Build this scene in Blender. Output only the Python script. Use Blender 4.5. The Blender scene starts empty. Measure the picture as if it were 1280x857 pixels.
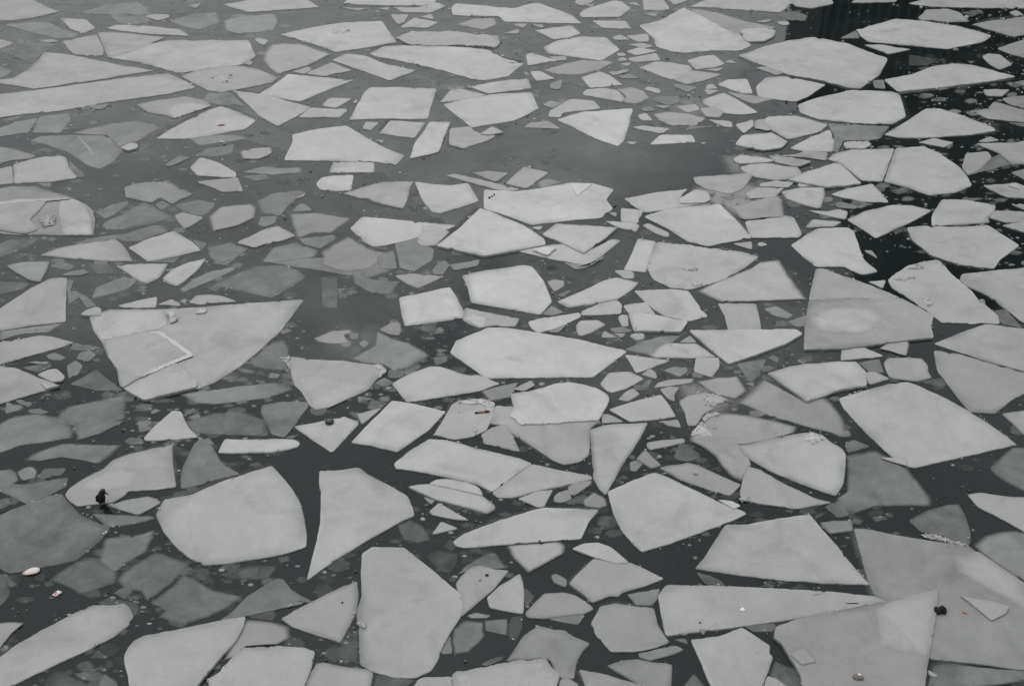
import bpy, bmesh, math, random
from mathutils import Vector, noise

random.seed(7)
S = bpy.context.scene
COL = S.collection
R = math.radians

# ------------------------------------------------------------------ camera, sky, sun, exposure
CAM_H, PITCH, FPX = 15.0, R(34.5), 1200.0          # height over the river, downward tilt, focal length (px of a 1280 wide frame)
cam_d = bpy.data.cameras.new('camera')
cam_d.sensor_width, cam_d.lens = 36.0, 36.0 * FPX / 1280.0
cam_d.clip_start, cam_d.clip_end = 0.1, 6000.0
cam = bpy.data.objects.new('camera', cam_d)
COL.objects.link(cam)
cam.location = (0, 0, CAM_H)
cam.rotation_euler = (math.pi / 2 - PITCH, 0, 0)
S.camera = cam

SUN_EL, SUN_AZ = R(70), R(-25)                       # azimuth from +Y, towards -X
W = bpy.data.worlds.new('World')
S.world = W
W.use_nodes = True
nt = W.node_tree
nt.nodes.clear()
sky = nt.nodes.new('ShaderNodeTexSky')
sky.sky_type = 'NISHITA'
sky.sun_disc = False
sky.sun_elevation = SUN_EL
sky.sun_rotation = SUN_AZ
sky.air_density, sky.dust_density, sky.ozone_density = 1.0, 3.0, 1.0
hsv = nt.nodes.new('ShaderNodeHueSaturation')        # grey overcast: the blue taken out of the sky
hsv.inputs['Saturation'].default_value = 0.12
bg = nt.nodes.new('ShaderNodeBackground')
bg.inputs['Strength'].default_value = 0.15
wo = nt.nodes.new('ShaderNodeOutputWorld')
nt.links.new(sky.outputs[0], hsv.inputs['Color'])
nt.links.new(hsv.outputs[0], bg.inputs['Color'])
nt.links.new(bg.outputs[0], wo.inputs['Surface'])

sun_d = bpy.data.lights.new('sun', 'SUN')
sun_d.energy, sun_d.angle, sun_d.color = 0.5, R(25), (1.0, 0.985, 0.96)
sun = bpy.data.objects.new('sun', sun_d)
COL.objects.link(sun)
dirv = Vector((math.sin(SUN_AZ) * math.cos(SUN_EL), math.cos(SUN_AZ) * math.cos(SUN_EL), math.sin(SUN_EL)))
sun.rotation_euler = dirv.to_track_quat('Z', 'Y').to_euler()
sun.location = dirv * 60

S.view_settings.view_transform = 'Standard'
S.view_settings.look = 'None'
S.view_settings.exposure = 0.0
S.view_settings.gamma = 1.0
S.view_settings.use_curve_mapping = False

# ------------------------------------------------------------------ helpers
CP, SP = math.cos(PITCH), math.sin(PITCH)


def unproject(px, py, z):
    a, b = (px - 640.0) / FPX, -(py - 428.0) / FPX
    d = (a, CP + b * SP, -SP + b * CP)
    t = (z - CAM_H) / d[2]
    return d[0] * t, d[1] * t


def project(x, y, z):
    yy, zz = y, z - CAM_H
    depth = yy * CP - zz * SP
    if depth < 0.1:
        return None
    return 640 + FPX * x / depth, 428 - FPX * (yy * SP + zz * CP) / depth


def lin(v):
    v /= 255.0
    return v / 12.92 if v <= 0.04045 else ((v + 0.055) / 1.055) ** 2.4


def N(nodes, kind, **kw):
    n = nodes.new(kind)
    for k, v in kw.items():
        setattr(n, k, v)
    return n


def new_mat(name):
    m = bpy.data.materials.new(name)
    m.use_nodes = True
    m.node_tree.nodes.clear()
    return m, m.node_tree.nodes, m.node_tree.links


def math_node(ns, ls, op, a, b=None, c=None, clamp=False):
    n = ns.new('ShaderNodeMath')
    n.operation, n.use_clamp = op, clamp
    for i, v in enumerate((a, b, c)):
        if v is None:
            continue
        if isinstance(v, (int, float)):
            n.inputs[i].default_value = v
        else:
            ls.new(v, n.inputs[i])
    return n.outputs[0]


def map_range(ns, ls, v, a, b, c, d):
    n = ns.new('ShaderNodeMapRange')
    n.inputs[1].default_value, n.inputs[2].default_value = a, b
    n.inputs[3].default_value, n.inputs[4].default_value = c, d
    ls.new(v, n.inputs[0])
    return n.outputs[0]


def noise_tex(ns, ls, vec, scale, detail=4.0, rough=0.55, dist=0.0):
    n = ns.new('ShaderNodeTexNoise')
    n.inputs['Scale'].default_value = scale
    n.inputs['Detail'].default_value = detail
    n.inputs['Roughness'].default_value = rough
    n.inputs['Distortion'].default_value = dist
    ls.new(vec, n.inputs['Vector'])
    return n.outputs['Fac']


# ------------------------------------------------------------------ materials
def ice_material(name, grain=1.0):
    """One ice for all floes.  Attribute 'ice': x = how white the ice is, y = how solid it is (thin wet ice lets the
    water show), z = 1 on flanks; attribute 'rim': 1 at the edge of a floe, 0 well inside."""
    m, ns, ls = new_mat(name)
    M = lambda op, p, q=None, r=None, clamp=False: math_node(ns, ls, op, p, q, r, clamp)
    at = N(ns, 'ShaderNodeAttribute', attribute_name='ice')
    sep = ns.new('ShaderNodeSeparateXYZ')
    ls.new(at.outputs['Vector'], sep.inputs[0])
    alb, alpha, edge = sep.outputs[0], sep.outputs[1], sep.outputs[2]
    rim = N(ns, 'ShaderNodeAttribute', attribute_name='rim').outputs['Fac']
    geo = ns.new('ShaderNodeNewGeometry')
    pos = geo.outputs['Position']
    oi = ns.new('ShaderNodeObjectInfo')
    off = ns.new('ShaderNodeCombineXYZ')
    ls.new(M('MULTIPLY', oi.outputs['Random'], 40.0), off.inputs[2])
    pv = ns.new('ShaderNodeVectorMath')
    pv.operation = 'ADD'
    ls.new(pos, pv.inputs[0])
    ls.new(off.outputs[0], pv.inputs[1])
    pos_o = pv.outputs[0]                                                        # every floe has its own weather
    thin = map_range(ns, ls, alb, 0.10, 0.30, 1.0, 0.0)
    n1 = noise_tex(ns, ls, pos_o, 0.42, 3.0, 0.5, 0.4)
    n2 = noise_tex(ns, ls, pos_o, 2.2, 6.0, 0.62, 0.3)
    n3 = noise_tex(ns, ls, pos, 24.0, 4.0, 0.7)
    n4 = noise_tex(ns, ls, pos_o, 0.95, 6.0, 0.66, 1.0)
    v = M('MULTIPLY_ADD', M('SUBTRACT', n1, 0.5), M('MULTIPLY_ADD', thin, 1.0, 0.42), 1.0)
    v = M('MULTIPLY_ADD', M('SUBTRACT', n2, 0.5), M('MULTIPLY_ADD', thin, 1.3 * grain, 0.24 * grain), v)
    v = M('MULTIPLY_ADD', M('SUBTRACT', n3, 0.5), 0.30 * grain, v)
    # frost flowers, flecks of snow and wind scuffs
    vo = N(ns, 'ShaderNodeTexVoronoi')
    vo.inputs['Scale'].default_value = 6.0
    mp = ns.new('ShaderNodeMapping')
    mp.inputs['Scale'].default_value = (1.0, 1.9, 1.0)
    mp.inputs['Rotation'].default_value = (0, 0, 0.6)
    wob = ns.new('ShaderNodeVectorMath')
    wob.operation = 'ADD'
    ntv = ns.new('ShaderNodeTexNoise')
    ntv.inputs['Scale'].default_value = 9.0
    ls.new(pos, ntv.inputs['Vector'])
    scl = ns.new('ShaderNodeVectorMath')
    scl.operation = 'SCALE'
    scl.inputs['Scale'].default_value = 0.25
    ls.new(ntv.outputs['Color'], scl.inputs[0])
    ls.new(pos_o, wob.inputs[0])
    ls.new(scl.outputs[0], wob.inputs[1])
    ls.new(wob.outputs[0], mp.inputs['Vector'])
    ls.new(mp.outputs[0], vo.inputs['Vector'])
    fleck = map_range(ns, ls, vo.outputs['Distance'], 0.04, 0.20, 1.0, 0.0)
    gate = map_range(ns, ls, noise_tex(ns, ls, pos_o, 1.0, 3.0), 0.54, 0.68, 0.0, 1.0)
    v = M('MULTIPLY_ADD', M('MULTIPLY', fleck, gate), 0.15 * grain, v)
    # frosty veil with ragged borders, water-soaked grey blotches, pits
    frost = map_range(ns, ls, n4, 0.50, 0.62, 0.0, 0.07 * grain)
    wet = map_range(ns, ls, noise_tex(ns, ls, pos_o, 0.75, 6.0, 0.62, 0.8), 0.53, 0.70, 0.0, 0.19 * grain)
    pit = map_range(ns, ls, noise_tex(ns, ls, pos_o, 11.0, 2.0), 0.70, 0.76, 0.0, 0.16 * grain)
    v = M('SUBTRACT', M('SUBTRACT', M('ADD', v, frost), wet), pit)
    # soaked, thinner margins in places
    soak = M('MULTIPLY', M('MULTIPLY', rim, rim), map_range(ns, ls, noise_tex(ns, ls, pos_o, 0.5, 3.0, 0.5), 0.44, 0.64, 0.0, 0.26))
    v = M('MULTIPLY', v, M('SUBTRACT', 1.0, soak))
    lip = M('MULTIPLY', M('POWER', rim, 7.0), map_range(ns, ls, noise_tex(ns, ls, pos_o, 0.9, 4.0, 0.6), 0.48, 0.58, 0.0, 0.15 * grain))
    v = M('ADD', v, lip)                                                         # whiter along the lip in places
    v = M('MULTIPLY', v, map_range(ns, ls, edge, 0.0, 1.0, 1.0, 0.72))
    val = M('MULTIPLY', alb, v)
    tint = ns.new('ShaderNodeMix')
    tint.data_type = 'RGBA'
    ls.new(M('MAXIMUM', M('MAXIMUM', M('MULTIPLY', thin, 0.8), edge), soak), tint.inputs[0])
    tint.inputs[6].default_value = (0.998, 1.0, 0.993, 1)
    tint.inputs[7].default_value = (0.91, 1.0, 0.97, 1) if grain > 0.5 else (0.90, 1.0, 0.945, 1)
    mul = ns.new('ShaderNodeVectorMath')
    mul.operation = 'SCALE'
    ls.new(tint.outputs[2], mul.inputs[0])
    ls.new(val, mul.inputs['Scale'])
    bsdf = ns.new('ShaderNodeBsdfPrincipled')
    ls.new(mul.outputs[0], bsdf.inputs['Base Color'])
    ls.new(M('SUBTRACT', map_range(ns, ls, alb, 0.10, 0.40, 0.26, 0.85), M('MULTIPLY', wet, 1.2)), bsdf.inputs['Roughness'])
    bsdf.inputs['Specular IOR Level'].default_value = 0.25
    bump = ns.new('ShaderNodeBump')
    bump.inputs['Strength'].default_value = 0.45 * grain
    bump.inputs['Distance'].default_value = 0.06
    ls.new(M('MULTIPLY_ADD', n2, 0.6, M('MULTIPLY', n3, 0.16)), bump.inputs['Height'])
    ls.new(bump.outputs[0], bsdf.inputs['Normal'])
    tr = ns.new('ShaderNodeBsdfTransparent')
    mix = ns.new('ShaderNodeMixShader')
    # ragged, cloudy fade where the ice thins out
    nz = noise_tex(ns, ls, pos_o, 2.4, 6.0, 0.64, 0.5)
    ragged = M('MULTIPLY', M('MULTIPLY', alpha, M('SUBTRACT', 1.0, alpha)), 2.6 if grain > 0.5 else 1.0)
    al = M('MULTIPLY_ADD', M('SUBTRACT', nz, 0.5), ragged, alpha, True)
    al = M('SUBTRACT', al, M('MULTIPLY', soak, 0.5), None, True)
    if grain > 0.5:                                                              # thin ice: rotten, see-through patches
        rot = map_range(ns, ls, noise_tex(ns, ls, pos_o, 0.8, 6.0, 0.66, 0.9), 0.40, 0.66, -0.10, 0.85)
        al = M('SUBTRACT', al, M('MULTIPLY', M('MULTIPLY', rot, thin), 0.42), None, True)
    ls.new(al, mix.inputs[0])
    ls.new(tr.outputs[0], mix.inputs[1])
    ls.new(bsdf.outputs[0], mix.inputs[2])
    out = ns.new('ShaderNodeOutputMaterial')
    ls.new(mix.outputs[0], out.inputs['Surface'])
    return m


def water_material():
    m, ns, ls = new_mat('river_water')
    geo = ns.new('ShaderNodeNewGeometry')
    pos = geo.outputs['Position']
    b = ns.new('ShaderNodeBsdfPrincipled')
    # fine ice film and silt drifting in the water
    film = map_range(ns, ls, noise_tex(ns, ls, pos, 0.16, 5.0, 0.6, 1.2), 0.50, 0.72, 0.0, 1.0)
    fine = map_range(ns, ls, noise_tex(ns, ls, pos, 7.0, 5.0, 0.7, 0.8), 0.45, 0.75, 0.0, 1.0)
    f = math_node(ns, ls, 'MULTIPLY', film, math_node(ns, ls, 'MULTIPLY_ADD', fine, 0.6, 0.4))
    mx = ns.new('ShaderNodeMix')
    mx.data_type = 'RGBA'
    ls.new(f, mx.inputs[0])
    mx.inputs[6].default_value = (0.0105, 0.0155, 0.0152, 1)
    mx.inputs[7].default_value = (0.025, 0.033, 0.031, 1)
    ls.new(mx.outputs[2], b.inputs['Base Color'])
    ls.new(map_range(ns, ls, f, 0.0, 1.0, 0.03, 0.16), b.inputs['Roughness'])
    b.inputs['IOR'].default_value = 1.333
    bump = ns.new('ShaderNodeBump')
    bump.inputs['Strength'].default_value = 0.09
    bump.inputs['Distance'].default_value = 0.05
    ls.new(noise_tex(ns, ls, pos, 1.4, 3.0, 0.5), bump.inputs['Height'])
    ls.new(bump.outputs[0], b.inputs['Normal'])
    out = ns.new('ShaderNodeOutputMaterial')
    ls.new(b.outputs[0], out.inputs['Surface'])
    return m


def plain_mat(name, col, rough=0.6, var=0.25, scale=30.0, spec=0.3):
    m, ns, ls = new_mat(name)
    tc = ns.new('ShaderNodeTexCoord')
    f = noise_tex(ns, ls, tc.outputs['Object'], scale, 4.0, 0.6)
    v = map_range(ns, ls, f, 0.25, 0.75, 1.0 - var, 1.0 + var)
    sc = ns.new('ShaderNodeVectorMath')
    sc.operation = 'SCALE'
    sc.inputs[0].default_value = col
    ls.new(v, sc.inputs['Scale'])
    b = ns.new('ShaderNodeBsdfPrincipled')
    ls.new(sc.outputs[0], b.inputs['Base Color'])
    b.inputs['Roughness'].default_value = rough
    b.inputs['Specular IOR Level'].default_value = spec
    out = ns.new('ShaderNodeOutputMaterial')
    ls.new(b.outputs[0], out.inputs['Surface'])
    return m


ICE, GREASE, WATER = ice_material('river_ice'), ice_material('grease_ice', 0.12), water_material()


def link(name, me, mat, parent=None, loc=(0, 0, 0)):
    if mat and not me.materials:
        me.materials.append(mat)
    o = bpy.data.objects.new(name, me)
    COL.objects.link(o)
    o.location = loc
    if parent is not None:
        o.parent = parent
    return o


def tag(o, label=None, cat=None, group=None, kind=None):
    for k, v in (('label', label), ('category', cat), ('group', group), ('kind', kind)):
        if v:
            o[k] = v
    return o


# ------------------------------------------------------------------ water
bm = bmesh.new()
ys = [-60, 0, 20, 40, 60, 90, 150, 400, 3000]
xs = [-3000, -300, -80, -40, 0, 40, 80, 300, 3000]
grid = [[bm.verts.new((x, y, 0)) for x in xs] for y in ys]
for j in range(len(ys) - 1):
    for i in range(len(xs) - 1):
        bm.faces.new((grid[j][i], grid[j][i + 1], grid[j + 1][i + 1], grid[j + 1][i]))
me = bpy.data.meshes.new('river')
bm.to_mesh(me)
bm.free()
tag(link('river', me, WATER), kind='structure')

# ------------------------------------------------------------------ the floes, traced: tone + flags | outline (4 units per pixel from the @ corner) | what it looks like
DATA = """
@0,643
178|-14,720 60,660 180,590 300,525 400,475 470,447 560,450 620,437 650,465 665,510 640,550 570,605 450,665 330,720 180,790 60,850 -14,890|long white tongue-shaped floe at the bottom left corner
+submerged_shelf 88s|470,440 530,412 650,428 705,450 705,490 665,520 640,470 560,460
180.2|620,700 640,660 670,625 720,600 850,577 1000,545 1150,515 1228,505 1215,560 1180,625 1080,735 980,856 950,892 650,892 640,800 622,740|white wedge floe with a blunt rounded left end
165s|-14,545 0,535 60,530 125,535 60,590 20,640 0,665 -14,672|small blunt grey floe at the lower left edge
122s|735,440 860,350 910,290 960,305 1050,365 1220,405 1160,455 1050,510 900,553 780,515 820,480|murky grey kite floe under the water film
100s|575,330 600,290 780,175 960,235 870,340 735,440 700,385 620,380
113s|485,235 520,115 650,95 660,105 785,70 740,185 620,250 580,290 540,310 480,240
97s|240,325 280,290 380,225 480,205 500,220 600,290 590,345 400,402 350,370
85|-14,290 0,295 20,300 50,385 40,410 0,455 -14,455
88|15,290 30,295 90,350 50,360
78s|930,275 960,265 1050,265 1060,300 1020,330 930,300
78s|1080,300 1180,260 1280,250 1400,250 1350,320 1200,330
82s|230,800 280,770 330,770 460,856 420,890 200,890
97s|490,830 520,785 590,830 600,890 490,890
95s|560,390 600,370 640,330 670,350 660,390 620,425
@0,482
106|-14,652 60,615 130,590 250,545 310,540 330,570 400,640 545,710 505,765 440,820 380,869 200,905 50,934 0,910 -14,900|big dull grey translucent floe with a pointed right corner
108|460,635 560,640 770,650 770,662 650,690 540,703
182|718,258 770,200 840,140 865,120 905,125 920,165 945,210 990,252 870,265 730,270|bright white triangular floe with a bell-shaped outline
110|905,510 905,440 930,370 970,290 1000,250 1060,300 1100,370 1150,410 1200,438 1100,460 980,495|smooth slate grey three-cornered sheet touching water
172|325,540 345,510 420,460 520,410 560,370 640,340 760,310 860,292 862,380 880,500 780,515 640,522 620,545 560,580 500,585 440,590 390,598 345,570|white floe that carries the hunched black bird
+frosted_patch 184s|400,500 520,430 620,400 680,430 660,500 560,515 440,525
158|540,595 640,565 740,548 780,560 805,580 740,615 690,640 600,615|leaf-shaped pale floe beside the black bird
106|-14,520 130,490 340,455 330,500 240,545 140,590 70,555|flat dark grey strip above the big dull floe
128s|110,370 150,340 270,295 340,283 500,290 620,290 570,340 500,390 400,370 300,355 180,378|murky long grey floe awash left of the bell-shaped triangle
102|180,450 220,412 330,408 310,440 220,460
128s|-14,420 60,410 90,430 100,470 60,500 -14,520
118s|80,430 120,405 160,398 190,420 180,460 110,475
116s|-14,190 60,150 180,130 300,150 370,200 370,260 250,280 100,300 -14,340|cloudy submerged sheet at the left edge
120s|235,190 330,100 480,70 640,35 635,160 560,200 420,250 370,245 360,200|cloudy submerged floe with a straight right side
106s|370,180 560,170 640,170 500,240 380,275
95|-14,565 55,568 40,600 -14,615
105|75,70 105,65 140,85 110,92
122s|135,115 200,110 250,130 220,140 140,135
85s|860,530 1000,505 1010,515 870,580
@240,482
113s|-70,40 100,15 250,-5 450,-20 515,15 400,60 200,85 100,95 0,85|dark grey lens-shaped floe awash below the layered slab
98s|-50,180 100,130 250,120 390,170 395,255 200,250 0,240 -30,215|dim rippled sheet above the narrow bright strip
102|350,95 450,75 580,80 580,100 500,210 460,255 400,240 370,180 345,130|dark sheet corner with a white tuft at its tip
178|510,200 620,180 760,150 830,175 832,190 760,265 700,330 600,265|white kite floe holding the round black tin
160|825,140 950,105 850,190
179|795,280 880,190 960,110 1000,70 1100,85 1270,125 1180,220 1025,327 900,295|white slanted parallelogram floe beside the kite
88s|460,255 545,235 500,265
187|130,330 150,285 165,262 300,265 460,262 510,265 540,280 530,300 480,315 400,330 250,333|narrow bright white strip floe with straight ends
182|-180,640 -140,565 0,540 75,505 148,475 280,432 400,396 440,440 500,512 540,580 560,660 572,740 570,800 450,838 180,884 60,892 -12,856 -80,800 -140,728|large white rounded floe in the left foreground
179|638,420 720,420 835,405 880,440 980,490 1075,545 1100,600 1112,645 1060,665 980,710 880,765 800,815 735,852 650,912 575,968 600,860 625,770 642,680 645,550 636,480|white shark-fin floe with a long tip pointing down
80s|1020,690 1090,660 1160,700 1200,770 1130,790 1050,770
@240,643
132|140,525 190,490 280,400 370,345 420,315 455,318 490,365 540,400 605,430 450,462 280,500|grey arched triangle above the wedge floe
174|445,515 560,450 640,410 740,360 825,328 832,400 815,500 740,635 600,590 500,555|white three-cornered floe with one curved side
181|850,190 900,157 1060,160 1140,225 1200,270 1290,350 1345,390 1360,450 1340,510 1300,570 1255,650 1225,730 1195,775 1120,810 1020,810 900,780 842,745 836,600 822,480 850,400 845,300|large white shield-shaped floe in the foreground
+ice_lump 190|818,540 840,528 880,552 870,566 840,560
162s|270,520 330,520 430,535 490,555 500,610 440,645 250,660 205,715 150,730 170,690 230,600|pale grey floe tucked behind the bottom slab
177.2r|80,820 140,780 230,680 260,660 430,650 560,660 615,680 600,740 560,856 550,892 95,892|rough white slab cut by the bottom edge
173|560,856 620,740 660,735 760,755 880,770 905,790 890,856 885,892 545,892|smooth white floe beside the rough slab at the bottom edge
76s|720,660 830,630 835,750 690,700
86s|920,790 1130,815 1060,870 900,870
82s|270,500 410,470 430,500 410,530 290,515
74s|220,290 260,265 340,255 330,310 240,320
171|1110,856 1130,820 1160,808 1300,806 1305,892 1105,892
@480,482
180|345,775 400,735 560,675 720,625 800,605 940,610 1075,615 1020,680 985,760 920,765 780,775 560,792 400,805 360,795|long white floe with a low rounded left nose
170|240,739 285,674 370,709|tiny pale triangle floe nearest the shield-shaped floe
166|225,625 275,580 340,620 425,668 350,662 240,640
140|195,550 255,570 235,590
178|120,500 170,490 240,487 350,510 490,545 550,590 558,610 515,635 400,600 250,560|slender white lens floe in front of the double slab
+riding_plate 185|225,485 260,465 310,460 400,475 460,495 480,510 495,545 360,515 240,490
180|50,385 130,320 225,262 320,270 430,300 580,335 680,360 740,385 640,455 540,525 470,490 300,450 150,420 60,410|broad white half of the double slab
166|540,530 640,460 740,388 860,415 950,430 1030,445 1045,460 1000,475 820,510 640,555 570,555|pale right half of the double slab
166|670,560 760,525 845,515 820,560 800,600 770,603 720,580
150|850,550 870,530 920,515 940,560 890,580 850,575
150|920,500 950,485 1040,470 1030,490 950,545 925,535
138s|990,570 1050,525 1110,560 1120,600 1080,610 1000,600
163|250,240 300,160 340,90 375,70 500,65 550,80 550,120 545,150 520,200 510,220 440,250 350,265|pale floe holding the brown stick with black ends
+crumbled_rim 180|365,80 400,68 500,64 555,80 552,130 532,150 538,110 480,88 400,92
+ice_lump 190|440,225 460,205 472,225 455,235
157|485,240 540,205 600,190 640,240 680,325 500,285
160|530,185 560,95 650,100 680,190 900,160 1085,170 1030,210 1025,340 980,375 900,390 850,370 760,310 690,265 640,235 600,195|grey lower sheet beneath the thick white block
184.2r|630,35 720,25 800,5 860,-15 930,-22 1000,-10 1070,12 1110,35 1128,60 1115,95 1070,170 1000,172 850,182 680,190 655,160 628,150 650,105|thick white block riding on a grey sheet
@720,482
173|70,215 150,192 360,180 320,260 240,380 170,500 150,542 120,515 88,460 78,300|pale fang-shaped floe pointing down
@480,643
173s|610,150 880,130 910,150 905,190 720,293 640,215|pale floe half hidden beneath the long white floe
168|360,340 380,310 430,260 480,248 550,270 625,275 540,375 440,460 385,505 395,440 380,390 365,365|pale floe with a dark speck beside the shield
100s|360,300 400,255 500,195 560,180 620,265 550,272 470,250 390,290
181|515,410 580,350 680,290 695,340 700,400 695,490 600,475 530,460|small bright quarter-round floe
95|700,360 755,405 705,470
161|705,490 760,430 800,390 900,385 960,400 1040,455 1045,470 1000,490 920,500 800,515 720,510|grey dome-shaped floe with a dark cracked base
+split_edge 140|820,515 930,500 1005,495 970,545 880,530
132|835,300 860,290 915,320 910,360 850,335
172|925,340 980,280 1050,215 1160,240 1230,235 1310,270 1400,315 1310,350 1190,385 1170,405 1130,400 1040,435 1000,395|white diamond floe under a thin curved plate
+riding_plate 184|940,165 1000,140 1070,135 1130,155 1180,195 1225,235 1160,240 1060,210 980,180
126s|340,570 400,520 500,530 500,580 510,600 480,640 420,690 350,700 335,640
110s|495,525 620,515 620,605 500,580
86|625,545 640,510 690,500 690,560 660,635 620,600
110|285,690 330,600 340,690
142s|410,500 460,485 540,500 520,515 430,515
152|610,730 700,600 770,550 830,565 910,575 920,590 1030,640 990,680 960,740 950,815 880,810 830,720 780,715|grey floe with a hooked right corner near the bottom
183.2r|340,800 350,785 480,760 660,725 810,715 840,760 880,790 860,856 850,892 350,892|snow-covered white slab at the bottom edge
166|880,820 910,805 970,840 980,892 870,892
90s|480,745 540,715 610,700 590,725 510,755
70s|200,200 260,170 380,190 370,260 330,310 240,250
@720,482
179|160,525 270,475 390,430 440,445 620,530 720,580 830,620 855,635 780,670 620,730 450,790 330,825 290,790 230,720 190,640 170,570|large white five-sided floe with a chipped right tip
+frozen_shard 192|710,565 780,572 825,595 790,612
159|415,405 560,380 600,390 700,435 825,490 770,545 660,515 520,465|narrow grey slab behind the large five-sided floe
+ice_lump 186|582,440 592,428 610,430 602,444
157s|560,260 600,210 640,140 720,130 860,140 980,165 1110,200 1100,230 1000,260 850,290 800,290 850,350 880,400 850,440 830,480 780,460 730,410 690,350 620,300 565,275|wide pale sheet with a white ruffled left rim
+crumbled_rim 182|570,245 610,190 640,180 690,255 640,250 600,245
+crumbled_rim 180|630,160 650,138 720,130 720,145 660,160 640,180
142s|800,80 860,30 930,-40 1010,0 1150,77 1230,45 1290,90 1340,160 1370,260 1270,235 1100,190 960,150 870,110|grey translucent sheet under the white arrowhead floe
159|515,75 560,45 640,30 680,40 720,70 690,110 640,135 600,195 560,195 545,130|pale floe with white crumbled ice on its right shoulder
+crumbled_rim 180|640,50 700,40 760,65 740,80 700,90 660,110 640,90
179|805,290 850,290 960,265 1080,240 1150,230 1230,240 1270,275 1330,310 1350,340 1345,420 1335,490 1300,545 1250,530 1100,475 1000,435 900,380 840,350 815,320|white floe with a lump of ice on its far edge
+ice_lump 196|1135,260 1175,225 1240,250 1225,280 1160,295
166|820,530 840,440 860,400 920,415 1030,480 1200,560 1280,580 1100,610 880,575 830,565|grey wedge floe with a ragged left base
+crumbled_rim 182|812,568 830,550 875,555 880,572 850,575
155|355,280 430,268 540,258 545,280 430,305 370,318 355,300|thin pale bar of ice right of the fang
142|300,360 345,315 430,395 375,410
120s|265,380 300,365 340,385 300,430 270,425
90s|480,350 510,310 560,300 620,330 630,360 560,380 500,370
167|165,115 290,75 425,40 460,85 500,150 400,165 270,175 210,140|white tooth-shaped floe above the fang
147|130,140 160,137 240,175 130,183
152|410,175 510,165 525,205 460,195
160|215,65 250,25 285,8 320,38 260,75
150|420,15 470,0 520,5 490,40 495,75 460,60
112|555,20 580,0 615,15 590,40 560,35
90|1040,620 1090,610 1080,635
@720,643
180|595,265 640,215 700,120 750,45 860,45 1010,15 1170,-5 1215,50 1290,135 1380,245 1470,345 1280,340 1000,320 800,295|large white trapezoid floe in the right foreground
173|410,400 450,348 700,350 1000,365 1280,380 1500,405 1560,430 1300,480 1000,530 700,570 450,600 440,560|long white tapering floe like a blade
142|255,395 420,365 405,420 380,450 300,448 280,420
159|75,540 110,480 120,455 200,440 270,450 390,465 410,550 465,635 400,660 290,680 175,680 95,590 90,560|grey polygon floe left of the blade
147|310,690 420,665 500,650 540,670 480,695 370,725 320,710
152|155,750 230,725 310,718 400,735 480,745 475,856 465,892 380,880 310,845 200,780
160|15,770 130,790 250,825 340,850 380,892 60,892 40,830
177|575,620 710,605 830,560 880,590 970,650 965,690 985,705 960,780 930,856 925,892 700,892 670,840 620,720|white pentagon floe touching the bottom edge
110|835,550 990,540 1000,560 985,580 890,580
175|945,840 960,800 1000,815 1060,856 1050,892 945,892
95s|990,720 1060,750 1110,760 1140,870 1040,870 960,790
110s|540,840 590,785 650,856 640,892 540,892
100|605,285 680,305 730,330 740,350 650,345
140|505,590 570,585 545,600
110|490,620 550,615 560,645
130|580,205 610,205 600,225
140|610,570 650,565 640,600
@960,643
163.2|30,610 40,555 150,515 300,480 540,440 600,425 720,400 850,368 848,450 830,580 800,740 780,892 180,892 165,800 100,690 70,640|large grey-white fan floe in the bottom right
+frosted_patch 178s|540,470 620,430 840,378 838,450 820,570 795,700 690,690 570,650
+frozen_shard 166|110,690 150,665 190,660 240,730 170,745
154|430,65 510,70 620,95 800,125 1000,150 1060,195 1200,280 1300,350 1345,370 1345,775 1250,770 1080,745 810,715 780,560 600,440 530,395 500,320 470,210 450,130|huge dull grey floe filling the right foreground
+frosted_patch 176s|930,200 1050,180 1290,340 1330,460 1280,470 1100,370 950,280
169.2|960,400 1110,425 1210,455 1190,490 1120,525 1040,460|thin triangular plate lying on the huge dull floe
130|830,750 910,740 1080,762 1345,785 1345,830 1280,825 1050,856 1000,870 840,895 800,856|dark strip floe along the bottom right edge
172|800,770 850,800 835,808 805,795
147s|1020,150 1080,100 1150,80 1230,72 1345,100 1345,365 1220,300 1130,240 1060,190|grey rounded floe at the right edge
@960,482
128|705,670 780,625 900,590 955,588 985,640 1015,740 1010,790 900,770 830,755 760,720|grey quarter-circle floe with a ragged white base
+crumbled_rim 178|760,738 830,738 860,752 930,775 1010,795 980,802 880,775 800,760
173|1000,540 1060,530 1200,550 1345,555 1345,760 1250,705 1150,650 1050,600|white pointed floe entering from the right edge
147|260,680 330,670 420,670 425,720 310,735 280,705
181|355,60 420,40 600,-12 700,-22 760,0 900,65 1000,120 1130,205 1245,290 1000,345 740,405 700,400 620,350 500,240 380,110|large clean white four-sided floe at right
+frozen_shard 176|560,355 690,355 695,395 640,380
108s|385,340 540,315 600,350 700,405 760,480 820,560 820,600 640,600 530,605 410,650 330,600 340,560 390,530|dark glassy submerged floe below the clean four-sided floe
100|285,600 370,565 410,640 350,655
100|385,290 430,265 510,300 400,330
122s|1110,410 1180,330 1220,300 1345,300 1345,530 1280,530 1180,480 1120,440|dim soft-edged floe at the right edge
173|1170,135 1345,112 1345,270 1280,240 1230,190|small white floe corner at the right edge
@0,321
176|-14,262 0,255 60,215 150,155 250,105 300,100 335,102 330,180 328,320 150,340 0,365 -14,365|white floe with a sloping far side at the left edge
+submerged_shelf 138s|-14,372 0,368 330,325 250,375 100,385 -14,420
112s|325,105 365,105 345,170 380,165 430,190 490,245 440,260 400,200 340,235
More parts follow.
